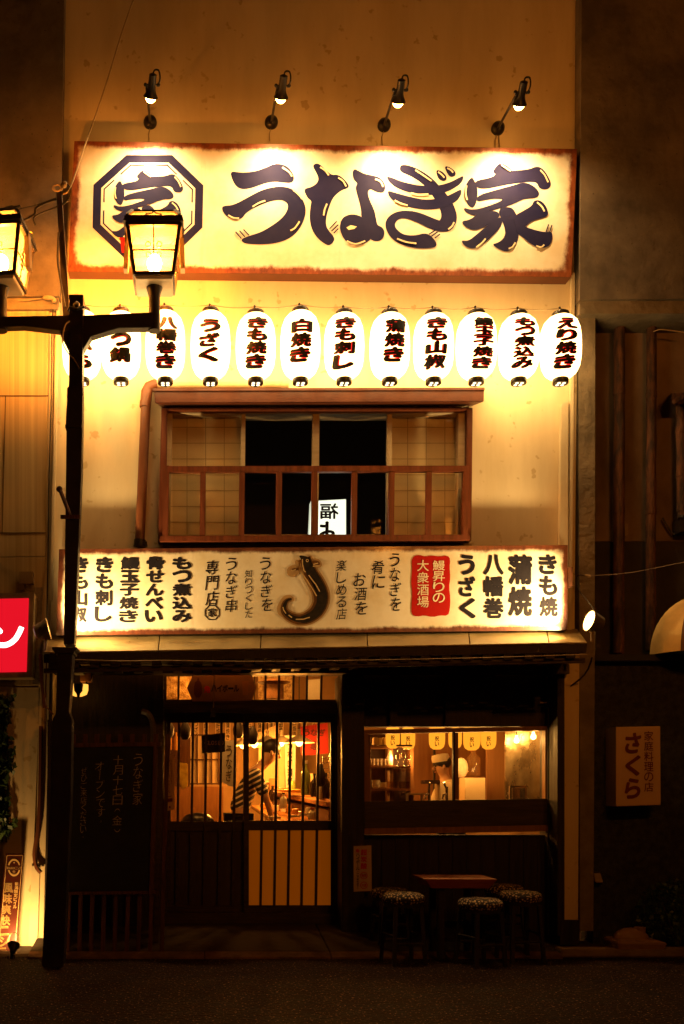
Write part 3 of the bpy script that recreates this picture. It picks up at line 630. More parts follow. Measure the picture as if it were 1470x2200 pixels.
# ================================================================== PAPER LANTERNS
LYP = -.5
LPAPER = bpy.data.materials.new('glowing_lantern_paper'); LPAPER.use_nodes = True
_n = LPAPER.node_tree.nodes; _l = LPAPER.node_tree.links; _b = _n['Principled BSDF']; _b.inputs['Base Color'].default_value = (.8,.74,.6,1); _b.inputs['Roughness'].default_value = .7
_b.inputs['Emission Color'].default_value = (1,.62,.22,1); _b.inputs['Emission Strength'].default_value = LANTERN_L
LCAP = mat('black_lacquer_cap', (.02,.012,.006), None, 5, .35, coat=.3)
LRED = mat('lantern_red_ink', (.33,.012,.012), None, 5, .6)
_b = LRED.node_tree.nodes['Principled BSDF']; _b.inputs['Emission Color'].default_value = (1,.02,.015,1); _b.inputs['Emission Strength'].default_value = .5   # red ink on paper lit from behind
LBLK = mat('lantern_black_ink', (.006,.004,.004), None, 5, .6)
lan = [(178,663,'くりから',179,'half hidden behind the post'),(262,665,'もつ鍋',262,'below the crossarm'),(357,663,'八幡巻き',360,''),(454,664,'うざく',452,''),
       (551,668,'きも焼き',554,''),(647,663,'白焼き',649,''),(741,668,'きも刺し',743,''),(839,668,'蒲焼き',850,''),(933,669,'きも山椒',940,''),(1025,669,'鰻玉子焼き',1041,''),(1116,671,'もつ煮込み',1129,''),(1206,671,'えり焼き',1219,'')]
lname = ['four kana','two kana over a kanji','four characters starting with the kanji eight','three loose kana U-za-ku','kimo yaki, kana over the kanji for grill','the kanji for white on top','kimo sashi, ending in the hook-shaped kana shi','kabayaki, starting with a tall grassy kanji','the kanji for mountain in its middle','five characters, kanji eel on top','five characters of simmered offal','an e-shaped kana on top, rightmost']
FR_PROF = [(.062,.0),(.105,.02),(.150,.06),(.178,.12),(.19,.20),(.193,.30),(.19,.40),(.18,.48),(.156,.545),(.115,.59),(.068,.612)]
def lprof(z):
    for (r0, z0), (r1, z1) in zip(FR_PROF[:-1], FR_PROF[1:]):
        if z0 <= z <= z1: return r0+(r1-r0)*(z-z0)/(z1-z0)
    return .06
ribbed = []
zz = 0.0
while zz <= .6121:
    ribbed.append((lprof(zz), zz)); zz += .0102
    ribbed.append((lprof(min(zz,.612))-.0035, zz)); zz += .0034
for i, (cx, ty, txt, tx, extra) in enumerate(lan):
    bot = P(cx-3, 815, LYP); topz = P(cx, ty+9, LYP).z; H = topz-bot.z; k = H/.612
    t = thing('paper_lantern', ('glowing white paper lantern lettered with '+lname[i]+((', '+extra) if extra and i < 2 else '')), 'lantern', bot, 'paper lanterns in a row under the shop sign')
    base = P(cx-1.5, 815, LYP)
    lb_ = MB(); lb_.lathe(base, [(r, z*k) for r, z in ribbed], 28); lb_.build('lantern_paper', LPAPER, t, smooth=50)
    c = MB(); c.lathe(base+Vector((0,0,H-.004)), [(.078,0),(.082,.004),(.082,.03),(.072,.042),(.02,.046)], 24); tc_ = c.build('top_cap', LCAP, t, smooth=40)
    c = MB(); c.tube([base+Vector((-.01,0,H+.04)), base+Vector((-.012,0,H+.075))], .008, 6); c.ball(base+Vector((-.01,0,H+.085)), .012, 8); c.build('hook', LCAP, tc_)
    # bottom ring with four vent holes lit from inside
    c = MB(); R0, Z0 = .075, -.045
    c.lathe(base+Vector((0,0,Z0)), [(R0-.003,0),(R0,.004),(R0,.045),(.066,.052)], 24); bc = c.build('bottom_cap', LCAP, t, smooth=40)
    c = MB()
    for a in range(4):
        an = math.pi/4+a*math.pi/2; c.lathe(base+Vector((.034*math.cos(an), .034*math.sin(an), Z0-.003)), [(.017,0),(.017,.002)], 10)
    c.build('vent_hole', emit('vent_glow', (1,.75,.4), 1.6), bc)
    # brush writing wrapped on the paper
    n_c = len(txt); y0, y1 = (681, 789) if n_c > 3 else ((686, 778) if n_c == 3 else (684, 780))
    wd = 46
    for m_, off, dr, nm in ((LRED, .084, .004, 'writing_outline'), (LBLK, .046, .0125, 'writing')):
        mb = MB()
        for q, (pts, fs) in enumerate(column(txt, tx, y0, y1, wd, off, 1, .05, -4, gap=.98)):
            bmx = bmesh.new(); vv = [bmx.verts.new(v) for v in lay(pts, fs, LYP-.17)]
            for f in fs:
                try: bmx.faces.new([vv[a] for a in f])
                except Exception: pass
            for sx in range(-12, 13):
                bmesh.ops.bisect_plane(bmx, geom=bmx.verts[:]+bmx.edges[:]+bmx.faces[:], plane_co=(base.x+sx*.0135,0,0), plane_no=(1,0,0))
            bmx.verts.index_update(); vs = []
            for v in bmx.verts:
                z = (v.co.z-base.z)/k; r = lprof(z)+dr+(LYP-.17-v.co.y); x = max(-.97*r, min(.97*r, (v.co.x-base.x)))
                vs.append(Vector((base.x+x, LYP-math.sqrt(r*r-x*x), v.co.z)))
            mb.add(vs, [tuple(v.index for v in f.verts) for f in bmx.faces]); bmx.free()
        mb.build(nm, m_, t, flip=False)
pts = []
for (cx, ty, *_r) in [(130,655)]+[(a[0]-2, a[1]-9) for a in lan]+[(1240,684)]: pts.append(P(cx, ty, LYP+.01))
fine = []
for a, b in zip(pts[:-1], pts[1:]):
    for k in range(6): fine.append(a.lerp(b, k/6)-Vector((0,0,.02*math.sin(math.pi*k/6))))
fine[0].y = -.005; pts[-1].y = -.06
fine.append(pts[-1])
w = MB(); w.tube(fine, .005, 5); tag(w.build('lantern_wire', CABLEC), 'thin wire strung across the facade holding the paper lanterns', 'wire')

# ================================================================== SPOTLIGHTS OVER THE TOP SIGN
BULB = emit('hot_bulb', (1,.42,.08), 36)
SPOTS = [((323,265),(324,208),(329,160)), ((583,265),(604,209),(610,163)), ((825,271),(856,218),(863,172)), ((1069,278),(1116,224),(1126,176))]
slab = ['leftmost of the four arm spotlights, straight arm above the octagon crest','arm spotlight second from left, arm slightly tilted, above the first fat kana','arm spotlight third from left, arm tilted right above the sign','rightmost arm spotlight, its arm leaning farthest to the right']
for i, (b, u, tp) in enumerate(SPOTS):
    B, U, Tt = P(*b, -.05), P(*u, -.66), P(*tp, -.80)
    t = thing('arm_spotlight', 'black '+slab[i], 'spotlight', P(*b, -.0), 'spotlights on arms over the shop sign')
    w = MB(); w.lathe(P(*b, -.001), [(.066,0),(.068,.02),(.06,.045),(.03,.065),(.012,.07)], 20, Vector((0,-1,0))); w.build('wall_rose', BLACKM, t, smooth=40)
    mid = U.lerp(Tt, .55); side = Vector((-.05, 0, 0))
    w = MB(); w.tube([B+Vector((0,-.02,0)), mid+side+Vector((0,.02,-.02))], .013, 8); w.tube([mid+side+Vector((0,.02,-.02)), mid+side], .012, 6); w.build('arm', BLACKM, t, smooth=40)
    ax = (U-Tt).normalized(); L_ = (U-Tt).length
    w = MB(); w.lathe(Tt, [(.02,-.008),(.036,0),(.037,L_*.62),(.046,L_*.78),(.062,L_*.93),(.07,L_),(.064,L_+.002),(.05,L_-.02)], 18, ax); hd = w.build('lamp_head', BLACKM, t, smooth=40)
    w = MB(); w.lathe(U-ax*.012, [(.045,-.01),(.052,.012),(.046,.035),(.028,.055),(.008,.062)], 14, ax); w.build('bulb', BULB, hd, smooth=60)
    w = MB(); w.tube([mid+Vector((-.06,0,0)), mid+Vector((.06,0,0))], .008, 6); w.ball(mid+Vector((.062,0,0)), .017, 8); w.ball(mid+Vector((-.062,0,0)), .017, 8); w.build('pivot_screw', BLACKM, hd)
    cp = [Tt, Tt+Vector((.015,0,.04)), Tt+Vector((.055,0,.035)), Tt+Vector((.065,.02,-.03)), mid+Vector((.05,.02,-.0))]
    w = MB(); w.tube([Vector(p) for p in curve([tuple(v) for v in cp], 5)], .008, 6); w.build('cable', CABLE, t, smooth=60)
    w = MB(); w.tube([P(b[0]-1, b[1]+12, -.02), P(b[0]-4, b[1]+22, -.03), P(b[0]-3, (300 if i < 2 else 308)+i*2, -.04)], .005, 5)
    if i == 3: w.tube([P(b[0]+3, b[1]+12, -.02), P(b[0]+5, 317, -.04)], .005, 5)
    w.build('feed_cable', CABLEC, t)
    lamp('SPOT', t, U+ax*.05, SPOT_W, (1,.60,.23), .035, P(u[0]-10, 600, -.17), 145, 1)

# ================================================================== LED FLOODLIGHTS AT THE ENDS OF THE MENU SIGN
for (fx, fy, dirx, lab) in ((102,1352,1,'left LED floodlight with ribbed grey body behind the lamp post'),(1268,1334,-1,'right LED floodlight on the awning end, its lit face toward the sign')):
    c = P(fx, fy, -.62); tgt = P(fx+dirx*270, 1240, -.25)
    ax = Vector((dirx, .06 if dirx > 0 else -.14, .25)).normalized()
    t = thing('floodlight', lab, 'floodlight', P(fx, fy+45, -.6), 'floodlights at the ends of the menu sign')
    w = MB(); pr = [(.03,-.13),(.06,-.12)]
    for k in range(9): pr += [(.067+.004*k,-.115+k*.013),(.061+.004*k,-.108+k*.013)]
    pr += [(.104,.0),(.106,.012),(.098,.016),(.094,.006)]
    w.lathe(c, pr, 24, ax); w.build('ribbed_body', TANM if dirx > 0 else mat('grey_cast_metal', (.10,.07,.05), None, 5, .5), t, smooth=25)
    w = MB(); w.lathe(c, [(.093,.0),(.093,.010)], 24, ax); w.build('lit_face', emit('led_face', (1,.52,.13), 8), t)
    q = P(fx-dirx*2, fy+22, -.6); r_ = P(fx-dirx*4, fy+46, -.6)
    w = MB(); w.tube([c-ax*.05+Vector((0,0,-.07)), q, r_], .011, 8); w.ball(q, .02, 8); w.build('bracket', TANM, t, smooth=40)
    lamp('SPOT', t, c+ax*.03, FLOOD_W, (1,.66,.26), .06, tgt, 130, .7)
w = MB(); w.tube([Vector(p) for p in curve([tuple(P(1283,1318,-.58)), tuple(P(1262,1290,-.4)), tuple(P(1240,1262,-.1)), tuple(P(1240,1238,-.08)), tuple(P(1256,1236,-.2))], 6)], .006, 5); tag(w.build('lamp_cable', CABLE), 'black cable drooping from the right floodlight up to the wall hook', 'cable')
w = MB(); w.tube([P(1224,1232,-.05)]+[Vector(p) for p in curve([tuple(P(1262,1237,-.25)), tuple(P(1330,1233,-.5)), tuple(P(1400,1222,-.8)), tuple(P(1600,1180,-1.6))], 6)], .0035, 5); tag(w.build('span_wire', mat('dull_wire', (.12,.07,.035), None, 9, .6)), 'pale wire running right from the sign end across the dark wall', 'wire')
w = MB(); w.rect(1223, 1218, 1231, 1260, -.28, .26); tag(w.build('hook_bracket', mat('rusty_iron', (.2,.07,.025), (.06,.02,.01), 12, .7), bevel=.003), 'small rusty iron bracket at the right end of the menu sign', 'bracket')
w = MB(); w.tube([P(1258,1236,-.235), P(1269,1238,-.27)], .012, 6); tag(w.build('wire_joint', CABLEC), 'small pale taped joint on the wire right of the sign', 'wire joint')

# ================================================================== STREET LAMP
SY = -1.1; s_ = px(SY)
st = thing('street_lamp', 'dark brown square steel street lamp with two lit lanterns on a crossarm', 'street lamp', P(113, 2079, SY))
def box_post(pts_l, pts_r, Y, dep, name, par, m=POSTM, bevel=.006):
    w = MB(); w.prism(pts_l+pts_r[::-1], Y-dep/2, dep); return w.build(name, m, par, bevel=bevel)
box_post([(149,640),(148,830),(144,832),(142,1010),(137,1385),(124,1412)][:5], [(179,640),(177,830),(178,832),(175,1010),(160,1385)], SY, .15, 'post', st)
w = MB(); w.prism([(112,1390),(166,1390),(164,1396),(159,1398),(159,1404),(118,1404),(118,1398),(112,1396)], SY-.12, .24); w.build('post_collar', POSTM, st, bevel=.004)
box_post([(124,1404),(120,1532),(113,1546),(109,1700),(90,2078)], [(156,1404),(148,1530),(154,1546),(152,1700),(136,2078)], SY, .21, 'post_base', st)
w = MB(); w.rect(148, 632, 179, 641, SY-.08, .16); w.build('post_cap', POSTM, st, bevel=.005)
w = MB(); w.prism([(-8,680),(150,677),(150,712),(50,700),(-8,702)], SY-.05, .1); w.prism([(178,677),(336,670),(336,703),(255,704),(196,722),(178,752)], SY-.05, .1); w.prism([(128,712),(149,712),(148,752)], SY-.045, .09)
w.build('crossarm', POSTM, st, bevel=.004)
w = MB(); w.prism([(143,872),(148,872),(146,920),(141,920)], SY-.09, .18); w.prism([(140,912),(176,912),(175,918),(140,918)], SY-.09, .18); w.build('post_clamp', POSTM, st)
w = MB(); w.tube([P(129,1052,SY-.2), P(146,1095,SY-.1), P(150,1108,SY-.08)], .018, 8); w.ball(P(128,1051,SY-.21), .028, 10); w.rect(130, 1106, 172, 1114, SY-.1, .02); w.build('side_bracket', RUSTP, st, smooth=40)
GLP = glass('lantern_glass', (1,.96,.88), milk=.16, milkcol=(.9,.86,.76), rough=.15)
SBULB = emit('street_bulb', (1,.31,.03), STREET_L)
def lantern_head(cx, yaw=0):
    c = P(cx, 700, SY); x0 = c.x
    def V(dx, y, dy): 
        z = P(cx, y, SY).z; v = Vector((dx*s_, dy*s_, 0)); v.rotate(Matrix.Rotation(yaw, 3, 'Z')); return Vector((x0, SY, z))+v
    w = MB(); w.tube([V(0,712,0), V(0,640,0)], [.055,.05], 14); w.tube([V(0,640,0), V(0,630,0), V(0,619,0)], [.05,.06,.075], 14); hd = w.build('lantern_head', POSTM, st, smooth=40)
    sq = lambda h, y, hy=None: [V(-h,y,-h), V(h,y,-h), V(h,y,h), V(-h,y,h)]
    w = MB(); w.hexa(sq(38,619), sq(40,613)); w.build('tan_base_box', mat('pale_metal_plate', (.62,.48,.30), (.5,.37,.22), 6, .4), hd, bevel=.004)
    w = MB(); 
    # corner posts, top and bottom rails, cross bars on the four faces
    b, tt, yb, yt = 40, 55, 612, 509
    def bar(p, q, r=.012): w.tube([p, q], r, 4)
    for sx in (-1, 1):
        for sy in (-1, 1): bar(V(sx*b,yb,sy*b), V(sx*tt,yt,sy*tt), .022)
    for k in range(4):
        f = lambda u, y, k=k: (lambda h: [V(u*h,y,-h), V(h,y,u*h), V(-u*h,y,h), V(-h,y,-u*h)][k])(b+(tt-b)*(yb-y)/(yb-yt))
        bar(f(0,yb), f(0,yt), .008); bar(f(-1,563), f(1,563), .008); bar(f(-1,yb-3), f(1,yb-3), .022); bar(f(-1,yt+3), f(1,yt+3), .03)
        for (ux, uy) in ((-.24,552),(.24,552),(-.24,572),(.24,572)):
            cpts = [f(ux+.11*math.cos(a), uy+5.5*math.sin(a)) for a in (2*math.pi*j/10 for j in range(11))]
            w.tube(cpts, .005, 4)
    w.build('lantern_frame', POSTM, hd)
    w = MB()
    for k in range(4):
        e = lambda h, u, y, k=k: [V(u*h,y,-h), V(h,y,u*h), V(-u*h,y,h), V(-h,y,-u*h)][k]
        w.hexa([e(63,-1,510), e(63,1,510), e(51,1,510), e(51,-1,510)], [e(60,-1,497), e(60,1,497), e(51,1,497), e(51,-1,497)])
    w.build('lantern_eave', POSTM, hd)
    w = MB()
    for sx in (-1, 1):
        for sy in (-1, 1): w.tube([V(sx*55,494,sy*55), V(sx*44,479,sy*44)], .02, 4)
    for k in range(4):
        g_ = lambda u, y, k=k: (lambda h: [V(u*h,y,-h), V(h,y,u*h), V(-u*h,y,h), V(-h,y,-u*h)][k])(55-11*(494-y)/15)
        w.tube([g_(-.32,493), g_(-.08,488), g_(0,480)], .008, 4); w.tube([g_(.32,493), g_(.08,488), g_(0,480)], .008, 4)
    w.hexa(sq(47,482), sq(45,477)); w.tube([V(0,478,0), V(0,470,0)], [.012,.004], 6); w.build('lantern_roof', POSTM, hd)
    w = MB(); w.hexa(sq(53,494), sq(42,482)); w.build('roof_glass', GLP, hd)
    w = MB()
    for k in range(4):
        f = lambda u, y, k=k: (lambda h: [V(u*h,y,-h), V(h,y,u*h), V(-u*h,y,h), V(-h,y,-u*h)][k])((b+(tt-b)*(yb-y)/(yb-yt))-1.5)
        w.poly([f(-.97,yb-1), f(.97,yb-1), f(.97,yt+1), f(-.97,yt+1)])
    w.build('lantern_pane', GLP, hd, flip=False)
    for sx in (-1, 1):
        w = MB(); w.hexa([V(sx*56,583,-12), V(sx*66,583,-12), V(sx*66,583,10), V(sx*56,583,10)], [V(sx*53,509,-12), V(sx*63,509,-12), V(sx*63,509,10), V(sx*53,509,10)])
        w.build('side_plate', TANM, hd, bevel=.003)
    w = MB(); w.ball(V(0,566,0), .066, 14, (1,1,1.2)); w.build('lamp_bulb', SBULB, hd, smooth=80)
lantern_head(332); lantern_head(3, -.12)
def dup(o, parent=None):
    c = o.copy(); COL.objects.link(c); c.parent = parent
    for k in list(o.children): dup(k, c)
    return c
tw = dup(st); tw.location = (4.2, -8.6, 0); tw.rotation_euler = (0, 0, .5)       # its twin across the street, beside the photographer
tag(tw, 'matching street lamp across the street, behind the viewpoint', 'street lamp')
def cable(name, pts, r, m, label, cat='cable', n=6):
    w = MB(); w.tube([Vector(p) for p in curve([tuple(P(*p)) for p in pts], n)], r, 5); return tag(w.build(name, m, smooth=60), label, cat)
w = MB(); w.prism([(121,410),(132,410),(150,680),(136,690)], -.95, .06); tag(w.build('steel_strut', POSTM, bevel=.004), 'dark steel strut rising from the lamp post top to the cable bundle', 'strut')
cable('power_cable', [(128,418,-.9),(150,404,-.95),(180,320,-.6),(225,190,-.3),(262,70,0-.25),(290,-10,-.25)], .008, CABLEC, 'pale cable climbing diagonally past the top left sign corner')
cable('cable_bundle', [(120,428,-.93),(80,445,-1),(72,462,-1),(30,480,-1.05),(0,470,-1.1),(-40,455,-1.1)], .012, CABLE, 'black cable sagging from the strut to the left street lantern')
cable('cable_bundle', [(148,430,-.93),(120,445,-.95),(75,465,-1),(76,484,-1)], .009, CABLE, 'short black cable end hanging loose by the left street lantern')
cable('cable_bundle', [(126,500,-.96),(124,560,-.97),(133,620,-.98),(140,660,-1.0)], .011, CABLE, 'thick black cable running down beside the steel strut')
cable('thin_wire', [(120,425,-.93),(80,440,-1),(46,448,-1),(10,462,-1)], .004, CABLE, 'thin loose wire left of the steel strut', 'wire')
cable('wire_ring', [(60,503,-1),(66,498,-1),(72,505,-1),(68,514,-1),(61,512,-1),(60,503,-1)], .004, mat('yellow_green_wire', (.4,.4,.08), None, 5, .5), 'small yellow green wire loop beside the left street lantern', 'wire')
w = MB(); w.tube([P(-20,460,-1.05), P(28,446,-1.0)], .022, 8); w.tube([P(28,446,-1.0), P(44,442,-1.0)], .012, 6); tag(w.build('cable_clamp', CABLE), 'black sleeve clamp on the cable at the left picture edge', 'cable clamp')
w = MB()
for a in range(3): w.tube([Vector(p) for p in curve([tuple(P(126+9*math.cos(q+a)-a*2, 404+7*math.sin(q+a), -.94-.02*a)) for q in [k*.7 for k in range(10)]], 3)], .006, 5)
w.ball(P(138,396,-.95), .03, 8); tag(w.build('wire_coil', CABLEC), 'tangled pale wire coil on top of the steel strut', 'wire')
cable('thin_wire', [(136,392,-.95),(150,402,-.95),(149,424,-.95),(140,436,-.95),(134,440,-.95)], .006, CABLE, 'small black wire loop right of the coil', 'wire')
cable('service_cable', [(118,640,-.1),(112,700,-.08),(110,850,-.08),(105,1050,-.08),(103,1200,-.08),(101,1335,-.3)], .008, CABLE, 'black twisted cable running down the cream corner trim')
cable('lamp_wiring', [(150,690,SY-.1),(140,700,SY-.1),(135,735,SY-.1),(148,760,SY-.1),(158,770,SY-.1),(170,790,SY-.1)], .006, CABLEC, 'loose pale wire looping round the post head', 'wire')
w = MB(); w.tube([P(147,668,SY-.1), P(150,660,SY-.12), P(165,664,SY-.12), P(181,660,SY-.1)], .014, 6); w.ball(P(165,655,SY-.1), .03, 8); tag(w.build('wire_clamp', BLACKM), 'black wire clamp wrapped round the lamp post head', 'clamp')
cable('thin_wire', [(40,646,-.15),(90,641,-.13),(122,636,-.1)], .006, CABLEC, 'pale wires under the concrete ledge left of the post', 'wire')
w = MB(); w.ball(P(104,640,-.16), .03, 8, (2.2,1,.7)); w.ball(P(116,645,-.14), .025, 8); tag(w.build('wire_splice', CABLEC), 'bundled wire splice under the concrete wall', 'wire splice')
w = MB(); w.tube([P(88,1405,-.35), P(90,1460,-.3), P(96,1520,-.2)], .02, 8); w.tube([P(100,1420,-.35), P(98,1500,-.3), P(101,1520,-.2), P(115,1535,-.2)], .007, 5); tag(w.build('conduit', BROWNP, smooth=40), 'short brown conduit below the left floodlight', 'conduit')
cable('flexible_duct', [(88,1560,-.1),(86,1700,-.1),(82,1780,-.1),(74,1830,-.1),(78,1862,-.1),(88,1875,-.1)], .024, BROWNP, 'flexible brown duct hanging down the left corner', 'duct')

# ================================================================== PIPES ON THE FACADE
dp = thing('downpipe', 'red brown drainpipe with elbow left of the upper window', 'drainpipe', P(303, 1172, -.09))
w = MB(); w.tube([P(300,1172,-.09), P(314,860,-.09)], .05, 16); w.build('pipe', BROWNP, dp, smooth=40)
w = MB(); w.tube([P(314,862,-.09), P(315,842,-.09), P(320,832,-.09), P(332,827,-.09), P(338,826.5,-.09)], [.056,.058,.058,.056,.056], 16); w.tube([P(312,875,-.09), P(313,862,-.09)], .058, 16); w.build('elbow', BROWNP, dp, smooth=40)
w = MB(); w.tube([P(301,1160,-.09), P(300,1174,-.09)], .06, 16); w.rect(291, 1163, 316, 1169, -.12, .11); w.build('pipe_clip', BLACKM, dp, smooth=40)
w = MB(); w.tube([P(338,828,-.09), P(618,827,-.09)], .033, 12); w.tube([P(604,827,-.09), P(620,827,-.09)], .043, 12); tag(w.build('horizontal_pipe', mat('pale_pipe', (.55,.42,.22), (.4,.28,.13), 5, .5), smooth=40), 'pale horizontal pipe lying on the eave behind the lanterns', 'pipe')
def wallpipe(x0, x1, y0, y1, Y, r, label):
    n = 14; pts = [P(x0+(x1-x0)*i/n+random.uniform(-.6,.6), y0+(y1-y0)*i/n, Y) for i in range(n+1)]
    t = thing('rusty_pipe', label, 'pipe', pts[-1]); w = MB(); w.tube(pts, r, 12); w.build('pipe', RUSTP, t, smooth=50)
    for k in (3, 8, 12): w = MB(); w.tube([pts[k]+Vector((0,0,.03)), pts[k]-Vector((0,0,.03))], r*1.1, 12); w.build('pipe_joint', RUSTP, t, smooth=40)
wallpipe(1331, 1329, 688, 1404, .2, .056, 'left rusty pipe on the right neighbour wall')
wallpipe(1400, 1398, 700, 1398, .2, .05, 'middle rusty pipe, flaking, on the right neighbour wall')
wallpipe(1463, 1466, 868, 1130, .18, .05, 'short rusty pipe at the right picture edge below a rain hopper')
w = MB(); w.hexa([P(1444,868,.0), P(1490,868,.0), P(1490,868,.25), P(1444,868,.25)], [P(1440,845,-.02), P(1490,842,-.02), P(1490,842,.27), P(1440,845,.27)]); w.prism([(1446,858),(1470,846),(1470,856),(1450,868)], -.04, .03)
tag(w.build('rain_hopper', RUSTP, bevel=.006), 'box-shaped rusty rain hopper at the right picture edge', 'rain hopper')
w = MB(); w.rect(1462, 1112, 1490, 1142, .12, .15); w.ball(P(1466,1112,.14), .05, 10, (1,1,.6)); tag(w.build('junction_box', BLACKM, bevel=.006), 'small dark junction box at the right picture edge', 'junction box')
cable('wall_cable', [(1424,1112,.25),(1434,1130,.25),(1446,1147,.25),(1456,1144,.22)], .01, CABLE, 'short black curved cable beside the junction box')
w = MB(); w.prism([(1342,1126),(1349,1125),(1350,1148),(1343,1152)], .24, .03); tag(w.build('wall_tag', TANM), 'small tan tag on the wall right of the left rusty pipe', 'tag')
cable('thin_wire', [(1338,700,.2),(1352,694,.15),(1366,690,.1),(1380,692,.15),(1396,702,.2)], .008, CABLEC, 'pale wire looping between the two rusty pipe tops', 'wire')
cable('thin_wire', [(1404,712,.15),(1420,708,.1),(1440,710,.1),(1480,716,.1)], .007, CABLEC, 'pale wire trailing right from the middle rusty pipe', 'wire')
w = MB(); w.prism([(1362,686),(1372,690),(1376,696),(1364,693)], .1, .03); tag(w.build('cable_tag', CABLEC), 'small pale tag hanging on the wire between rusty pipes', 'tag')
# dome awning on the right
da = thing('dome_awning', 'pale yellow dome awning with brown stripe at right edge', 'awning', P(1500, 1408, -.1))
DOM = mat('yellow_awning_cloth', (.7,.5,.19), (.58,.4,.14), 5, .7, .1); DSTR = mat('brown_awning_stripe', (.12,.05,.02), None, 5, .7)
def dome(a0, a1, grow, m, name):
    mb = MB(); cen = P(1508, 1408, .1); R = 112*px(.1); vs = []; na, nb = 12, 12
    for i in range(na+1):
        th = math.radians(a0+(a1-a0)*i/na)
        for j in range(nb+1):
            ph = math.pi/2*j/nb
            vs.append(cen+Vector((-math.cos(th)*math.cos(ph)*R, -math.sin(th)*math.cos(ph)*R*.9, math.sin(ph)*R*1.15))*(1+grow))
    mb.add(vs, [(i*(nb+1)+j, (i+1)*(nb+1)+j, (i+1)*(nb+1)+j+1, i*(nb+1)+j+1) for i in range(na) for j in range(nb)])
    return mb.build(name, m, da, smooth=80)
dome(0, 180, 0, DOM, 'awning_cloth')
for a in (44, 100, 140): dome(a, a+5, .004, DSTR, 'awning_stripe')

# ================================================================== SIGNS ROUND THE SHOP
def lightbox(name, label, corners, Yf, depth, framem, facem, inset, cat='sign'):
    t = thing(name, label, cat, P((corners[2][0]+corners[3][0])/2, corners[2][1], Yf+depth/2))
    w = MB(); w.prism(corners, Yf+.012, depth); w.build('casing', framem, t, bevel=.004)
    c = ((sum(p[0] for p in corners)/4), sum(p[1] for p in corners)/4)
    q = [(x+(inset if x < c[0] else -inset), y+(inset if y < c[1] else -inset)) for x, y in corners]
    w = MB(); w.prism(q, Yf, .02); w.build('face', facem, t, bevel=.002); return t
REDLIT = emit('backlit_red_acrylic', (.95,.008,.022), .36); WHLIT = emit('backlit_white_letter', (1,.92,.85), 1.6)
rs = lightbox('red_lightbox', 'lit red box sign with white stroke in tan metal frame', [(-90,1276),(74,1273),(69,1455),(-90,1458)], -.32, .22, TANM, REDLIT, 12)
w = MB()
px_poly('white_lettering', [smooth(stroke(curve([(-14,1381),(2,1386),(18,1384),(33,1373),(42,1358),(47,1347)],5), [11]*26), 0)], -.325, WHLIT, rs)
px_poly('white_lettering', [smooth(stroke([(-14,1343),(-4,1352),(4,1360)], [11,11,10]), 1)], -.327, WHLIT, rs)
w = MB(); w.rect(41, 1228, 71, 1253, -.16, .09); w.rect(44, 1253, 52, 1268, -.13, .05); w.tube([P(66,1252,-.12), P(60,1260,-.14), P(50,1266,-.14), P(72,1270,-.15)], .006, 5)
tag(w.build('meter_box', mat('tan_plastic_box', (.33,.22,.1), None, 5, .5), bevel=.004), 'small square tan box on cladding above the red lightbox', 'electric box')
SAKF = mat('cream_acrylic', (.62,.42,.23), (.58,.39,.21), 3, .4); MAR = mat('maroon_letter', (.15,.016,.016), None, 5, .5)
sk = lightbox('restaurant_box_sign', 'unlit cream box sign with maroon kana on the dark pebble wall', [(1323,1562),(1419,1560),(1420,1730),(1323,1733)], -.13, .24, SAKF, SAKF, 1)
letters('maroon_writing', column('さくら', 1360, 1572, 1718, 34, .035, 1, .1, 0)+column('家庭料理の店', 1394, 1570, 1702, 20, .012), -.134, MAR, sk)
# mirror-written sign added inside the upper room, standing in for a glass reflection
ls = lightbox('reflection_sign', 'white lit sign with mirrored black characters standing in for a reflection in the dark upper window', [(668,1076),(744,1072),(744,1200),(662,1200)], .32, .12, emit('reflection_side_glow', (.75,.8,.62), .42), emit('reflection_white_glow', (.85,.9,.72), .72), 1)
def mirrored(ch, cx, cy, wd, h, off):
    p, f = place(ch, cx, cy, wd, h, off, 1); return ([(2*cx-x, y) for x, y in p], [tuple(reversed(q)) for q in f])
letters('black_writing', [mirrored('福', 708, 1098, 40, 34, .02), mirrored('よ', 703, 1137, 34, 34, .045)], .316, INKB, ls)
# beer board at lower left
BROWNB = mat('dark_red_enamel', (.07,.012,.006), (.05,.008,.004), 3, .35)
bb = thing('beer_board', 'tall maroon advertising board with gold characters leaning on cream wall', 'sign', P(14, 2058, -.3))
BC = [(12,1834),(52,1834),(33,2062),(-8,2062)]
w = MB(); w.hexa([P(BC[3][0],BC[3][1],-.34), P(BC[2][0],BC[2][1],-.34), P(BC[2][0],BC[2][1],-.31), P(BC[3][0],BC[3][1],-.31)],
                 [P(BC[0][0],BC[0][1],-.20), P(BC[1][0],BC[1][1],-.20), P(BC[1][0],BC[1][1],-.17), P(BC[0][0],BC[0][1],-.17)]); w.build('board', BROWNB, bb, bevel=.002)
GOLD = mat('gold_lettering', (.75,.5,.2), None, 5, .45)
def bY(y): return -.20-.14*(y-1834)/228-.004
def bletters(name, chunks, m):
    mb = MB()
    for pts, fs in chunks: mb.add([P(x, y, bY(y)) for x, y in pts], fs)
    return mb.build(name, m, bb, flip=False)
bletters('gold_writing', column('風味爽快ニシテ', 19, 1896, 2058, 19, .03, 1, 0, -13), GOLD)
bletters('gold_writing', column('新潟限定ビイル', 36, 1895, 1952, 8, .01, 1, 0, -4), GOLD)
mb = MB()
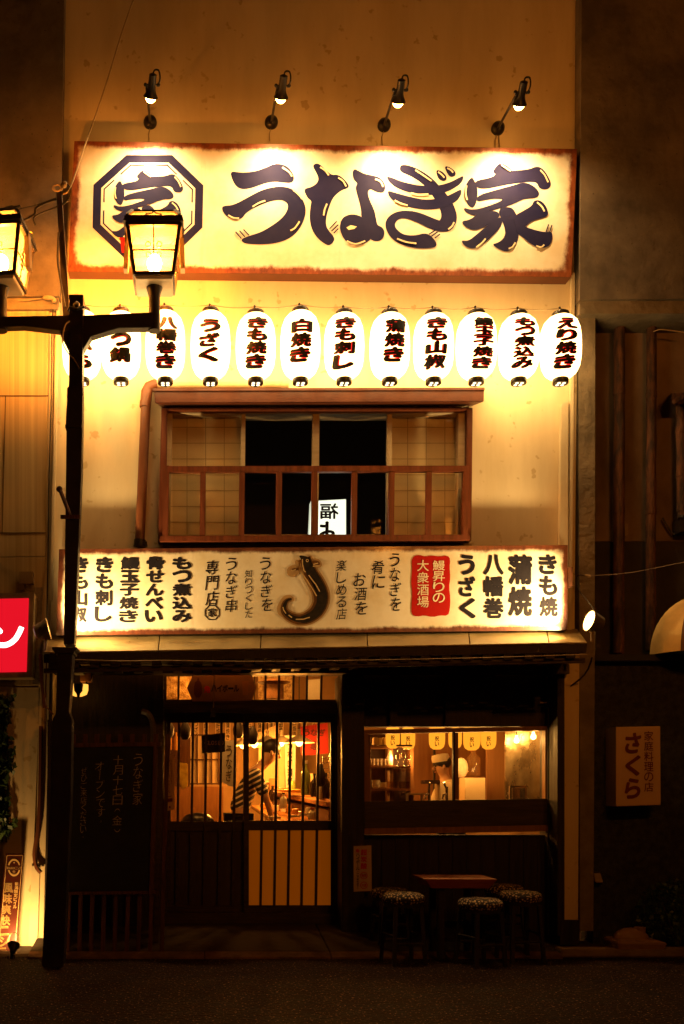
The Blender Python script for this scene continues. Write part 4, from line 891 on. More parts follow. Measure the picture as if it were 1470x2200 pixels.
for k in range(20):
    a0, a1 = 2*math.pi*k/20, 2*math.pi*(k+1)/20
    if abs(math.sin((a0+a1)/2)) < .22: continue
    c = lambda a, r: (30.5+r*.72*math.cos(a), 1864+r*math.sin(a)); q = [c(a0,19), c(a1,19), c(a1,15), c(a0,15)]
    mb.add([P(x, y, bY(y)-.001) for x, y in q], [(0,1,2,3)])
mb.build('oval_emblem', GOLD, bb, flip=False)
bletters('emblem_writing', row('風味爽快ニシテ', 14, 47, 1865, 5.5)+row('生', 27, 34, 1873, 6)+row('★', 28, 33, 1853, 4), GOLD)
mb = MB()
for (a, b) in (((15,1838),(49,1838)),((49,1838),(30.5,2060)),((15,1838),(-4,2060))):
    q = stroke([a, b], 1); mb.add([P(x, y, bY(y)-.001) for x, y in q], [tuple(range(len(q)))])
mb.build('gold_border', GOLD, bb, flip=False)
# ground floodlight
gf = thing('ground_spotlight', 'small lit spotlight on the ground before the maroon board', 'spotlight', P(24, 2068, -.62))
c = P(30, 2030, -.62); ax = (P(36, 1990, -.45)-c).normalized()
w = MB(); w.lathe(c, [(.025,-.09),(.03,-.08),(.034,-.05),(.055,-.02),(.062,.0),(.058,.004),(.045,-.01)], 16, ax); w.build('lamp_head', BLACKM, gf, smooth=40)
w = MB(); w.lathe(c, [(.048,-.012),(.05,0),(.03,.02),(.01,.026)], 14, ax); w.build('bulb', emit('hot_bulb', (1,.42,.08), 36), gf, smooth=60)
w = MB(); w.tube([c-ax*.06, P(26,2050,-.62), P(24,2068,-.62)], .018, 8); w.tube([P(18,2052,-.6), P(14,2069,-.62), P(30,2069,-.62), P(32,2052,-.6)], .008, 6); w.build('stand', BLACKM, gf, smooth=40)
w = MB()
for k in range(5):
    an = -.6+.3*k; cc = c+ax*.01
    w.tube([cc+Vector((.07*math.cos(t_)*math.cos(an), .07*math.sin(an)*math.cos(t_), .09*math.sin(t_)+.02)) for t_ in [math.pi*j/8 for j in range(9)]], .0018, 4)
w.build('wire_guard', mat('bright_wire', (.5,.4,.25), None, 5, .3, metal=1), gf)
lamp('SPOT', gf, c+ax*.05, LOWFLOOD_W, (1,.55,.16), .03, P(46, 1930, -.03), 140, .6)
# poster hung left of the door, poster on the right post, transom plaque
PO = mat('aged_paper_sign', (.55,.31,.10), (.5,.27,.085), 3, .6)
ps = thing('hanging_sign_board', 'narrow tan board with tiny vertical writing hung by the door', 'sign', P(362, 1748, .3))
w = MB(); w.prism([(351,1624),(374,1621),(376,1738),(353,1744)], .28, .015); w.build('board', PO, ps, bevel=.002)
letters('tiny_writing', column('オリジナルハイボール', 363.5, 1632, 1704, 5.5, .01, 1)+column('おいしいお酒あります', 369, 1632, 1686, 2.6, .0, 1), .278, MAR, ps)
px_poly('dark_logo', [disc(364.5,1719,3), [(358,1716),(371,1715),(371,1722),(358,1723)], disc(365,1734,2.2), [(360,1710.5),(369,1709.5),(369,1711),(360,1712)]], .277, MAR, ps)
w = MB(); w.tube([P(351.5,1600,.27), P(354,1624,.277)], .005, 5); w.tube([P(363,1600,.27), P(365.5,1622,.277)], .006, 5); w.build('hanging_cord', mat('orange_cord', (.45,.2,.05), None, 5, .6), ps)
wp = thing('highball_poster', 'white paper poster with red and black vertical writing on door post', 'poster', P(780, 1916, .19))
w = MB(); w.prism([(760,1818),(798,1816),(799,1914),(760,1916)], .19, .003); w.build('paper', mat('cream_poster_paper', (.60,.42,.28), None, 3, .7), wp)
letters('red_writing', column('超炭酸', 782, 1824, 1868, 14, .03)+[place('角', 768, 1828, 8, 8, .03, 1)]+[place('・', 793, y, 3, 3, .05, 1) for y in (1829, 1846, 1862)], .188, REDINK, wp)
letters('black_writing', column('ハイボール', 769, 1833, 1870, 8, .02)+column('ここで飲めます！', 769, 1872, 1911, 5, .015), .188, INKB, wp)
for y in (1881, 1902):
    mb = MB(); A = [disc(782, y, 8, 18), disc(782, y, 6.6, 18)]
    for k in range(18): mb.prism([A[0][k], A[0][(k+1) % 18], A[1][(k+1) % 18], A[1][k]], .188, .0015)
    mb.build('red_round_mark', REDINK, wp)
letters('mark_writing', row('強炭', 777, 787, 1881, 7, .02)+row('冷酒', 777, 787, 1902, 7, .02), .187, REDINK, wp)
hx = thing('transom_plaque', 'hexagonal tan plaque with bottle and mug over the door', 'sign', P(478, 1510, .5))
w = MB(); w.prism([(402,1478),(414,1452),(538,1449),(551,1476),(541,1505),(414,1507)], .5, .02); w.build('board', mat('tan_plaque', (.27,.12,.045), (.2,.085,.03), 3, .4), hx, bevel=.002)
px_poly('painted_bottle', [smooth([(424,1457),(428,1457),(428,1462),(434,1468),(434,1498),(417,1499),(417,1468),(424,1462)],1)], .498, mat('painted_amber', (.12,.03,.02), None, 4, .4), hx)
px_poly('painted_mug', [[(520,1464),(534,1463),(533,1493),(522,1494)], stroke(curve([(534,1470),(542,1472),(541,1484),(533,1487)],4), 2.2)], .498, mat('painted_beer', (.33,.12,.03), None, 4, .4), hx)
letters('red_writing', [place('角', 445, 1481, 13, 16, .03, 1)], .498, REDINK, hx)
letters('black_writing', row('ハイボール', 454, 514, 1479, 15, .03), .498, INKB, hx)
# ================================================================== CHALKBOARD AND SLATTED FENCE
FYp = -.5
fe = thing('slatted_fence', 'low fence of weathered reddish slats carrying the blackboard', 'fence', P(245, 2064, FYp))
for i in range(9):
    x = 153+i*25.2+(i > 4)*1.0
    w = MB(); w.prism([(x,1577),(x+10,1577),(x+6,1700),(x-4,2062),(x-13,2062),(x-3,1700)], FYp+.01, .03); w.build('slat', PICKW, fe, bevel=.003)
w = MB(); w.prism([(150,1597),(346,1594),(346,1603),(150,1606)], FYp-.04, .045); w.build('top_rail', PICKW, fe, bevel=.003)
w = MB(); w.prism([(140,1916),(336,1914),(336,1921),(140,1923)], FYp-.03, .035); w.build('bottom_rail', PICKW, fe, bevel=.003)
w = MB(); w.prism([(331,1604),(337,1604),(318,2064),(309,2064)] if False else [(330,1603),(336,1603),(326,1925),(320,1925)], FYp-.045, .03); w.build('side_rail', PICKW, fe, bevel=.003)
w = MB(); w.prism([(345,1580),(353,1580),(340,2052),(328,2052)], FYp+.3, .06); w.build('end_post', DWOOD2, fe, bevel=.004)
ch = thing('blackboard', 'black chalkboard with faint handwritten opening notice on slatted fence', 'blackboard', P(235, 1920, FYp))
w = MB(); w.prism([(152,1606),(330,1603),(320,1915),(140,1917)], FYp-.025, .02); w.build('board', CHALKB, ch, bevel=.002)
letters('chalk_writing', column('うなぎ家', 297, 1618, 1730, 20, -.012, 1, .1, -1)+column('十月十七日（金）', 254, 1622, 1795, 21, -.012, 1, .05, -2)+column('オープンです。', 214, 1636, 1775, 18, -.014, 1, .08, 3)+column('ぜひご来店ください。', 181, 1648, 1806, 13, -.014, 1, .05, -2), FYp-.027, CHALK, ch)
cable('bent_hose', [(306,1700,-.1),(322,1640,-.1),(330,1590,-.1),(328,1552,-.1),(318,1533,-.1),(305,1528,-.1)], .03, mat('grey_hose', (.09,.06,.04), (.05,.03,.02), 9, .5), 'grey hose bending over behind the slatted fence', 'hose')
# porch lamp behind the post
pm = thing('porch_lamp', 'small hanging glass porch lamp with amber glow behind the street post', 'lamp', P(172, 1495, .1))
w = MB(); w.rect(172, 1440, 196, 1464, .08, .12); w.build('mount_box', IWOOD, pm, bevel=.004)
w = MB(); w.tube([P(186,1464,.1), P(186,1472,.1)], .01, 6); w.build('stem', BLACKM, pm)
w = MB(); w.lathe(P(169,1496,.1), [(.04,0),(.085,.02),(.1,.06),(.1,.12)], 18); w.build('glass_bowl', emit('dim_amber_glass', (1,.42,.06), .75), pm, smooth=50)
w = MB(); w.lathe(P(168.5,1497,.02), [(.012,-.01),(.02,.03),(.045,.06),(.052,.13)], 10); w.build('socket', BLACKM, pm, smooth=40)
# small things under the awning
cb = thing('bare_bulb', 'unlit clear bulb hanging from the awning beam', 'bulb', P(949, 1492, .0))
w = MB(); w.tube([P(949,1424,0), P(948,1460,0)], .005, 5); w.build('cord', CABLE, cb)
w = MB(); w.tube([P(948,1456,0), P(948,1468,0)], .018, 8); w.build('socket', BLACKM, cb)
w = MB(); w.lathe(P(948,1492,0), [(.012,0),(.03,.012),(.034,.035),(.026,.07),(.016,.105)], 14); w.build('glass_bulb', glass('clear_bulb', (.9,.9,.9), rough=.05), cb, smooth=60)
cable('pull_cord', [(462,1424,.0),(460,1470,.0),(459,1520,.0)], .004, CABLEC, 'thin cord hanging before the transom', 'cord')
w = MB(); w.rect(453, 1527, 463, 1540, -.02, .04); tag(w.build('cord_weight', BLACKM, bevel=.003), 'small black weight on the cord before the door', 'cord weight')
cable('awning_wire', [(160,1417,-.72),(260,1420,-.72),(352,1419,-.72),(560,1421,-.72),(800,1418,-.72),(1040,1413,-.72),(1262,1406,-.72)], .005, CABLEC, 'thin wire strung along the front of the awning', 'wire')
cable('black_cable', [(1272,1413,-.5),(1262,1440,-.3),(1245,1460,-.1),(1218,1480,-.0)], .009, CABLE, 'black cable hanging from the awning corner to the pilaster')
cable('bent_tube', [(1160,1510,.25),(1176,1508,.25),(1182,1496,.25),(1184,1470,.25),(1186,1455,.25)], .01, TANM, 'thin bent metal tube under the right end of the awning', 'tube')
# wall socket, covered planter, plants
w = MB(); w.hexa([P(1279,1896,.03), P(1296,1896,.03), P(1296,1896,.12), P(1279,1896,.12)], [P(1276,1876,.06), P(1290,1876,.06), P(1290,1876,.12), P(1276,1876,.12)]); tag(w.build('wall_box', TANM, bevel=.006), 'small pale outlet box low on the dark pebble wall', 'outlet box')
cv = thing('plastic_cover', 'tan plastic cover with domed lid lying on the ground by the wall', 'plastic cover', P(1362, 2046, -.35))
TAN2 = mat('tan_plastic', (.33,.19,.085), (.25,.14,.06), 4, .5)
w = MB(); c0 = P(1362, 2046, -.35); sx = 52*px(-.35)
w.add([c0+Vector(v) for v in ((-sx*.95,-.16,.02),(sx*.8,-.16,.02),(sx*.9,.14,.02),(-sx*.9,.14,.02),(-sx,-.19,.12),(sx*1.02,-.19,.115),(sx*1.0,.16,.12),(-sx,.16,.12),(-sx*.9,-.15,.14),(sx*.7,-.15,.14),(sx*.66,.13,.14),(-sx*.9,.13,.14))],
      [(3,2,1,0),(0,1,5,4),(1,2,6,5),(2,3,7,6),(3,0,4,7),(4,5,9,8),(5,6,10,9),(6,7,11,10),(7,4,8,11),(8,9,10,11)]); w.build('tray', TAN2, cv, bevel=.008)
w = MB(); w.ball(c0+Vector((-.03,0,.13)), .16, 18, (1.1,.75,.72)); w.build('domed_lid', TAN2, cv, smooth=60)
w = MB(); w.tube([c0+Vector((.05,-.02,.2)), c0+Vector((.05,-.02,.25))], [.05,.055], 10); w.build('lid_knob', TAN2, cv, smooth=40)
def leafy(name, label, cat, base, cloud, n, lsize, stems, jitter=.5):
    t = thing(name, label, cat, base)
    w = MB()
    for _ in range(n):
        c = cloud(); s = lsize*random.uniform(.6,1.3); d = Vector((random.uniform(-1,1), random.uniform(-1.2,.3), random.uniform(-.9,.5))).normalized(); u = d.orthogonal().normalized(); u.rotate(Matrix.Rotation(random.uniform(0,6.28), 3, d)); b = d.cross(u)
        w.add([c-u*s*.5, c+b*s*.32, c+u*s*.6, c-b*s*.32], [(0,1,2,3)])
    w.build('leaves', LEAF, t, flip=False)
    w = MB()
    for p in stems: w.tube(p, [.012]*(len(p)-1)+[.004], 5)
    w.build('stems', STEM, t); return t
bc = P(1462, 2040, -.3)
def bushc():
    while True:
        v = Vector((random.uniform(-1,1), random.uniform(-1,1), random.uniform(-1,1)))
        if v.length < 1 and random.random() < .35+.65*v.length: return bc+Vector((.02,.05,.36))+Vector((v.x*.42, v.y*.28, v.z*.34))
leafy('bush', 'small dark leafy bush at the foot of the pebble wall', 'bush', bc, bushc, 1500, .045, [[bc, bc+Vector((random.uniform(-.3,.3), random.uniform(-.15,.15), random.uniform(.35,.62)))] for _ in range(9)])
ic = P(8, 1640, -.1)
def ivyc():
    y = random.uniform(1495, 1800); wd = 24+8*math.sin(y/23)+6*math.sin(y/9); return P(random.uniform(-40, wd), y, random.uniform(-.16,-.05))
leafy('ivy', 'dark ivy leaves hanging at the left picture edge', 'ivy', P(-10, 1810, -.1), ivyc, 900, .075, [[P(x, 1810, -.06), P(x+5, 1700, -.06), P(x-3, 1600, -.07), P(x+2, 1490, -.06)] for x in (-30,-12,4,14)])
# ================================================================== TABLE AND STOOLS
tb = thing('wooden_table', 'red brown wooden table with thick sloped-edge top outside the window', 'table', P(985, 2055, -.55))
w = MB(); Y0, Y1 = -.85, -.35; zt = P(0,1889,Y0).z
xl, xr = P(925,1889,Y0).x, P(1058,1889,Y0).x; xl2, xr2 = P(898,1875,Y1).x, P(1072,1875,Y1).x
w.hexa([(xl+.02,Y0+.03,zt-.09),(xr-.02,Y0+.03,zt-.09),(xr-.02,Y1-.03,zt-.09),(xl+.02,Y1-.03,zt-.09)], [(xl-.05,Y0,zt),(xr+.05,Y0,zt),(xr+.05,Y1,zt),(xl-.05,Y1,zt)]); w.build('tabletop', mat('red_table_wood', (.30,.06,.022), (.2,.036,.014), 4, .4, .1, stretch=(.5,8,8)), tb, bevel=.004)
for (x, y) in ((xl+.12,Y0+.1),(xr-.12,Y0+.1),(xl+.12,Y1-.1),(xr-.12,Y1-.1)):
    w = MB(); w.wbox(x-.03, x+.03, y-.03, y+.03, .02, zt-.09); w.build('leg', DWOOD, tb, bevel=.004)
w = MB(); w.wbox(xl+.15, xr-.15, (Y0+Y1)/2-.02, (Y0+Y1)/2+.02, .3, .36); w.build('stretcher', DWOOD, tb)
DOT = bpy.data.materials.new('dark_cloth_with_cream_dots'); DOT.use_nodes = True
nt = DOT.node_tree; b = nt.nodes['Principled BSDF']; b.inputs['Roughness'].default_value = .85
tc = nt.nodes.new('ShaderNodeTexCoord'); br = nt.nodes.new('ShaderNodeTexVoronoi'); br.feature = 'F1'; br.distance = 'CHEBYCHEV'; br.inputs['Scale'].default_value = 42; br.inputs['Randomness'].default_value = .72
cr = nt.nodes.new('ShaderNodeValToRGB'); cr.color_ramp.interpolation = 'CONSTANT'; cr.color_ramp.elements[0].color = (.50,.33,.17,1); cr.color_ramp.elements[1].position = .30; cr.color_ramp.elements[1].color = (.014,.009,.009,1)
nt.links.new(tc.outputs['Object'], br.inputs['Vector']); nt.links.new(br.outputs['Distance'], cr.inputs[0]); nt.links.new(cr.outputs[0], b.inputs['Base Color'])
def stool(label, loc, seat_h, r, rot):
    t = thing('bar_stool', label, 'stool', loc, 'stools with dotted seats round the table')
    c = Vector(loc); w = MB()
    w.lathe(c+Vector((0,0,seat_h-.09)), [(r*.94,0),(r*1.0,.02),(r*1.02,.045),(r*.97,.07),(r*.8,.088),(r*.4,.096),(r*.05,.098)], 28); w.build('seat', DOT, t, smooth=50)
    w = MB(); w.lathe(c+Vector((0,0,seat_h-.125)), [(r*.9,0),(r*.92,.034)], 24); w.build('seat_board', DWOOD, t, smooth=40)
    L_ = []
    for k in range(4):
        a = rot+math.pi/4+k*math.pi/2; d = Vector((math.cos(a), math.sin(a), 0)); L_.append(d)
        w = MB(); w.tube([c+d*r*1.12+Vector((0,0,.0)), c+d*r*.9+Vector((0,0,seat_h-.12))], [.024,.026], 4); w.build('leg', DWOOD, t, smooth=20)
    for z in (.2, .27):
        for k in ((0,2) if z == .2 else (1,3)):
            d, e = L_[k], L_[(k+1) % 4]; rr = r*(1.12-.22*z/seat_h)
            w = MB(); w.tube([c+d*rr+Vector((0,0,z)), c+e*rr+Vector((0,0,z))], .014, 6); w.build('stretcher', DWOOD, t)
    return t
def sloc(x, y, Y): v = P(x, y, Y); v.z = 0 if Y < -.64 else (.012 if Y < -.6 else .06 if Y < -.4 else .09); return v
def sh(y, Y, v): return P(0, y, Y).z-v.z
for lab, x, yt, Y, r, rot in (('left stool with dotted dark seat, nearest the poster post', 866, 1924, -.86, .195, .2), ('middle front stool with dotted dark seat, nearest the street', 1032, 1936, -.95, .2, .35),
                          ('right stool with dotted dark seat, right of the table', 1117, 1921, -.74, .2, .15), ('shadowed dotted stool behind the left stool', 838, 1914, -.2, .19, .1), ('shadowed dotted stool behind the right stool by the wall', 1082, 1906, -.18, .19, .3)):
    v = sloc(x, 2000, Y); stool(lab, v, sh(yt-6, Y, v), r, rot)
# ================================================================== INSIDE THE RESTAURANT
FLZ = .27
cream = mat('cream_paper', (.62,.46,.26), (.55,.4,.21), 3, .8)
def simple(name, label, cat, mb, m, group=None, **k): return tag(mb.build(name, m, **k), label, cat, group)
# partition with shoji at left
pt = thing('shoji_partition', 'low partition with cream shoji panel behind the left door leaf', 'partition', P(436, 1765, 3.0))
w = MB(); w.rect(408, 1582, 470, 1682, 3.0, .03); w.build('paper_panel', cream, pt)
w = MB()
for x in (408, 424, 440, 455, 470): w.rect(x-1.5, 1578, x+1.5, 1686, 2.98, .02)
for y in (1579, 1632, 1684): w.rect(406, y-1.5, 472, y+1.5, 2.975, .02)
w.build('lattice', IWOODD, pt)
w = MB(); w.rect(345, 1690, 480, 1765, 2.95, .08); w.build('wooden_base', IWOOD, pt, bevel=.004)
w = MB(); w.rect(340, 1540, 408, 1690, 3.3, .05); simple('dark_cabinet', 'dark wooden cabinet at the far left behind the door bars', 'cabinet', w, IWOODD)
for i, x in enumerate((364, 378)):
    w = MB(); w.lathe(P(x,1612,3.0), [(.03,0),(.04,.02),(.04,.15),(.015,.2),(.015,.24)], 12); simple('liquor_bottle', 'amber bottle before the dark cabinet, '+('left one' if i == 0 else 'right one'), 'bottle', w, mat('amber_glass', (.5,.22,.04), None, 4, .15), 'bottles before the cabinet', smooth=40)
w = MB(); w.prism([(384,1638),(404,1640),(404,1690),(392,1696),(380,1670)], 2.2, .25); simple('yellow_crate', 'yellow plastic crate left of the shoji partition', 'crate', w, mat('yellow_plastic', (.6,.4,.05), (.35,.2,.02), 9, .4), bevel=.01)
w = MB(); w.ball(P(425,1765,1.8), .2, 14, (1,.7,.55)); simple('black_bag', 'round black bag on the bench behind the left door leaf', 'bag', w, mat('black_leather', (.015,.013,.013), None, 8, .3), smooth=60)
cl = thing('closed_sign', 'small black hanging sign with gold lettering behind the left door leaf', 'sign', P(459, 1618, .75))
w = MB(); w.prism([(433,1580),(484,1574),(484,1615),(434,1619)], .75, .012); w.build('board', BLACKM, cl); letters('gold_writing', row('CLOSED', 440, 481, 1596, 9, .02), .748, GOLD, cl)
w = MB(); w.tube([P(436,1580,.755), P(459,1556,.76), P(482,1575,.755)], .003, 4); w.build('hanging_cord', CABLEC, cl)
wb = thing('white_banner', 'white hanging cloth banner with grey brush marks behind the door', 'banner', P(494, 1690, 1.5))
w = MB(); w.prism([(477,1592),(505,1590),(508,1640),(507,1692),(490,1688),(477,1680)], 1.5, .01); w.build('cloth', mat('pale_cloth', (.62,.58,.5), (.5,.45,.38), 3, .85), wb)
letters('brush_marks', column('うなぎ', 492, 1600, 1680, 13, .01), 1.495, mat('grey_ink', (.12,.09,.09), None, 5, .7), wb)
sc = thing('scroll_banner', 'tall pale scroll with dark brush writing beside the red flag', 'scroll', P(623, 1692, 3.6))
w = MB(); w.prism([(612,1580),(636,1580),(634,1692),(614,1692)], 3.6, .01); w.build('cloth', mat('pale_cloth', (.62,.58,.5)), sc)
letters('brush_writing', column('うなぎ蒲焼', 623, 1592, 1688, 11, .02), 3.595, INKB, sc)
RF = mat('red_flag_cloth', (.42,.02,.012), (.32,.014,.01), 4, .8)
rf = thing('red_flag', 'red hanging flag with dark characters at the right door edge', 'flag', P(672, 1622, 2.6))
w = MB(); w.prism([(642,1562),(704,1553),(706,1618),(672,1622),(648,1622)], 2.6, .01); w.build('cloth', RF, rf); letters('flag_writing', row('うなぎ', 650, 700, 1574, 15, .03)+row('家', 665, 690, 1602, 20, .03), 2.595, mat('dark_red_ink', (.08,.01,.01), None, 5, .7), rf)
w = MB()
for i in range(9): w.prism([(545+i*5.4,1578-i*2.2),(549.6+i*5.4,1576-i*2.2),(549.6+i*5.4,1606),(545+i*5.4,1606)], 4.2, .02)
simple('slat_blind', 'cream vertical slat blind at the back of the room', 'blind', w, cream)
w = MB(); w.rect(600, 1585, 612, 1695, 4.3, .02); w.rect(556, 1607, 600, 1690, 4.6, .02); simple('pale_wall_panel', 'pale plain wall panel at the back behind the leaning man', 'wall panel', w, cream)
# pendant lamps
PB = emit('pendant_bulb', (1,.45,.09), 14)
for i, (x, y, Y, r) in enumerate(((522,1602,4.0,.11),(547,1600,3.5,.11),(575,1597,3.0,.12),(604,1597,2.6,.12),(643,1596,2.0,.13))):
    o = P(x, y, Y); t = thing('pendant_lamp', ('farthest','second farthest','middle','second nearest','nearest, largest')[i]+' of the five white pendant lamps over the counter', 'lamp', o, 'pendant lamps over the counter')
    w = MB(); w.lathe(o, [(r*1.5,0),(r*.9,.05),(r*.35,.085),(.02,.1),(.02,.17)], 18); w.lathe(o, [(r*1.47,.002),(r*.88,.048),(r*.3,.08)], 18); w.build('lamp_shade', mat('white_enamel_shade', (.7,.6,.42), None, 4, .35), t, smooth=40, flip=False)
    w = MB(); w.tube([o+Vector((0,0,.17)), Vector((o.x, o.y, 3.42))], .006, 5); w.build('cord', CABLE, t)
    w = MB(); w.ball(o+Vector((0,0,.0)), .042, 10); w.build('bulb', PB, t, smooth=60)
    lamp('POINT', t, o+Vector((0,0,-.07)), INT_L*.55, (1,.38,.055), .05)
# counter
ct = thing('bar_counter', 'long wooden bar counter with raised ledge running back into the room', 'counter', Vector((P(690,1760,1.6).x, 2.6, FLZ)))
def ledge(xa, ya, Ya, xb_, yb, Yb, wd, th, name, m):
    A, B = P(xa, ya, Ya), P(xb_, yb, Yb); w = MB()
    w.hexa([A-Vector((0,0,th)), B-Vector((0,0,th)), B+Vector((wd,0,-th)), A+Vector((wd,0,-th))], [A, B, B+Vector((wd,0,0)), A+Vector((wd,0,0))]); return w.build(name, m, ct, bevel=.006)
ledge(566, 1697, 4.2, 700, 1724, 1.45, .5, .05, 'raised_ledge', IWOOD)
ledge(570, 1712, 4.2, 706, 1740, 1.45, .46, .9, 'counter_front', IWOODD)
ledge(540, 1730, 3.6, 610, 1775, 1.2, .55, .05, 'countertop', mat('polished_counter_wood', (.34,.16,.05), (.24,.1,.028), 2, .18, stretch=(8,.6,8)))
WHT = mat('white_glaze', (.68,.6,.46), None, 4, .25); GRN = mat('green_bottle_glass', (.25,.3,.06), None, 4, .12); DKB = mat('dark_bottle_glass', (.03,.015,.01), None, 4, .1)
REDCAP = mat('red_plastic', (.5,.02,.01), None, 4, .4); STEEL = mat('brushed_steel', (.6,.55,.48), None, 4, .25, metal=1)
def bottle(x, y, Y, r, h, m, label, cap=None):
    o = P(x, y, Y); t = thing('bottle', label, 'bottle', o, 'bottles on the counter')
    w = MB(); w.lathe(o, [(r*.9,0),(r,.01),(r,h*.55),(r*.85,h*.66),(r*.35,h*.78),(r*.33,h*.92)], 14); w.build('body', m, t, smooth=40)
    w = MB(); w.lathe(o, [(r*.4,h*.9),(r*.4,h)], 12); w.build('cap', cap or BLACKM, t, smooth=40)
bottle(609,1737,1.7,.045,.19,WHT,'white soy bottle on the counter behind the right door leaf',BLACKM)
bottle(671,1761,1.0,.05,.13,WHT,'squat bottle with red cap at the near counter edge',REDCAP)
bottle(657,1708,1.9,.06,.42,GRN,'tall green bottle standing on the raised ledge',WHT)
bottle(688,1718,1.5,.035,.24,WHT,'slim white bottle on the ledge near the right stile')
bottle(700,1716,1.5,.05,.3,DKB,'dark bottle at the right end of the ledge')
bottle(586,1722,2.3,.05,.2,DKB,'short dark jar between the man and the ledge')
bottle(676,1712,1.8,.05,.28,DKB,'dark bottle between the green and the slim white bottle')
for i, (x, y, Y, r) in enumerate(((618,1702,2.8,.16),(632,1703,2.6,.13),(575,1686,3.4,.12),(606,1699,3.2,.14))):
    w = MB(); w.lathe(P(x,y,Y), [(r*.5,0),(r*.55,.008),(r,.035),(r*.97,.04),(r*.5,.015)], 20); simple('serving_plate', ('yellow food plate at mid ledge','dish behind the tall green bottle','small plate at far ledge end by the man','plate left of the pale scroll foot')[i], 'plate', w, mat('yellow_glaze', (.55,.33,.07), None, 4, .3) if i != 2 else WHT, 'plates on the ledge', smooth=40)
w = MB(); w.rect(655, 1662, 690, 1690, 2.4, .3); simple('carton', 'cream carton stacked behind the green bottle', 'box', w, cream, bevel=.005)
w = MB(); w.rect(580, 1672, 596, 1700, 3.2, .2); simple('menu_box', 'small orange box on the far ledge right of the man', 'box', w, IWOOD, bevel=.005)
w = MB()
for k in range(6): w.tube([P(694,1630+k*11,1.9), P(710,1626+k*11,1.9)], .006, 5)
w.tube([P(694,1625,1.9), P(694,1692,1.9)], .008, 5); w.tube([P(709,1620,1.9), P(709,1692,1.9)], .008, 5); simple('wire_rack', 'small metal wire rack at the right door edge', 'rack', w, STEEL)
for i, (x, y, Y) in enumerate(((590,1755,1.3),(632,1752,1.25),(655,1748,1.3))):
    w = MB(); w.wbox(*(lambda o: (o.x-.07, o.x+.07, o.y-.04, o.y+.04, o.z-.02, o.z+.005))(P(x,y,Y))); simple('folded_cloth', ('folded white cloth by the man on the counter','folded cloth left of the red-capped bottle','folded cloth beside the red-capped bottle')[i], 'cloth', w, WHT, bevel=.004)
w = MB(); w.ball(P(390,1480,2.0), .25, 12, (.9,.4,1.2)); w.ball(P(362,1485,2.2), .2, 12, (.9,.4,1.4)); simple('gold_ornament', 'crinkled gold ornament seen through the left transom', 'ornament', w, mat('crinkled_gold', (.75,.5,.2), (.3,.14,.03), 14, .3, .8, metal=.8), smooth=30)
w = MB(); w.prism([(555,1440),(632,1440),(632,1512),(555,1512)], 2.4, .02); simple('textured_screen', 'gold flecked wall screen seen through the transom', 'screen', w, mat('gold_flecked_plaster', (.60,.40,.15), (.20,.10,.03), 30, .5, .4), flip=True)
w = MB(); w.lathe(P(588,1504,1.6), [(.1,0),(.12,.01),(.12,.18),(.2,.21),(.02,.26)], 16); simple('hat_shape_basket', 'brown woven basket seen through the transom right of the plaque', 'basket', w, mat('brown_wicker', (.25,.11,.035), (.12,.05,.015), 20, .7), smooth=40)
w = MB(); w.prism([(662,1461),(688,1459),(688,1502),(662,1503)], 2.0, .02); t = simple('calligraphy_sheet', 'pale sheet with black stroke behind the right transom', 'poster', w, mat('pale_cloth', (.62,.58,.5)))
# ---- kitchen seen through the ground-floor window
hs = thing('shelf_unit', 'wooden wall shelf with dishes behind the left window pane', 'shelf', P(838, 1740, 1.1))
w = MB()
for a in (790, 838, 882): w.rect(a, 1570, a+7, 1740, .72 if a == 790 else .95, .25)
w.build('upright', IWOOD, hs, bevel=.003)
for (a, b, y) in ((797,838,1602),(797,882,1644),(797,888,1694)):
    w = MB(); w.rect(a, y, b, y+5, .8, .35); w.build('shelf_board', IWOOD, hs, bevel=.003)
w = MB(); w.rect(797, 1570, 886, 1740, 1.25, .03); w.build('back_board', IWOODD, hs)
def stack(x, yb, Y, n, r, label, group, m=WHT):
    for i in range(n):
        o = P(x, yb, Y)+Vector((0,0,.014*i)); w = MB(); w.lathe(o, [(r*.5,0),(r,.02),(r*.96,.024),(r*.45,.006)], 16); simple('bowl', label+(', topmost' if i == n-1 else ', bottom one' if i == 0 else ', within the pile'), 'bowl', w, m, group, smooth=40)
stack(808, 1694, .9, 6, .048, 'white bowl in the left pile on the lowest shelf', 'left pile of bowls')
stack(822, 1694, .95, 4, .045, 'white bowl in the shorter pile on the lowest shelf', 'shorter pile of bowls')
for i, x in enumerate((835, 843, 851, 860, 868, 876)):
    w = MB(); w.lathe(P(x,1694,.9), [(.013,0),(.018,.004),(.021,.075),(.019,.077),(.015,.01)], 12); simple('drinking_glass', 'clear tumbler in the row on the lowest shelf', 'glass', w, glass('tumbler_glass', (.9,.82,.68), rough=.03), 'tumblers on the lowest shelf', smooth=40)
for i, x in enumerate((802, 810, 818, 826)):
    w = MB(); w.lathe(P(x,1644,.95), [(.02,0),(.022,.004),(.022,.07),(.018,.072)], 12); simple('spice_jar', 'small patterned jar on the middle shelf', 'jar', w, mat('patterned_jar', (.5,.4,.28), (.15,.09,.05), 40, .4), 'jars on the middle shelf', smooth=40)
bottle_like = MB(); bottle_like.lathe(P(838,1644,.85), [(.03,0),(.032,.01),(.032,.09),(.02,.13),(.015,.16)], 12); simple('white_bottle', 'white bottle at the right end of the middle shelf', 'bottle', bottle_like, WHT, smooth=40)
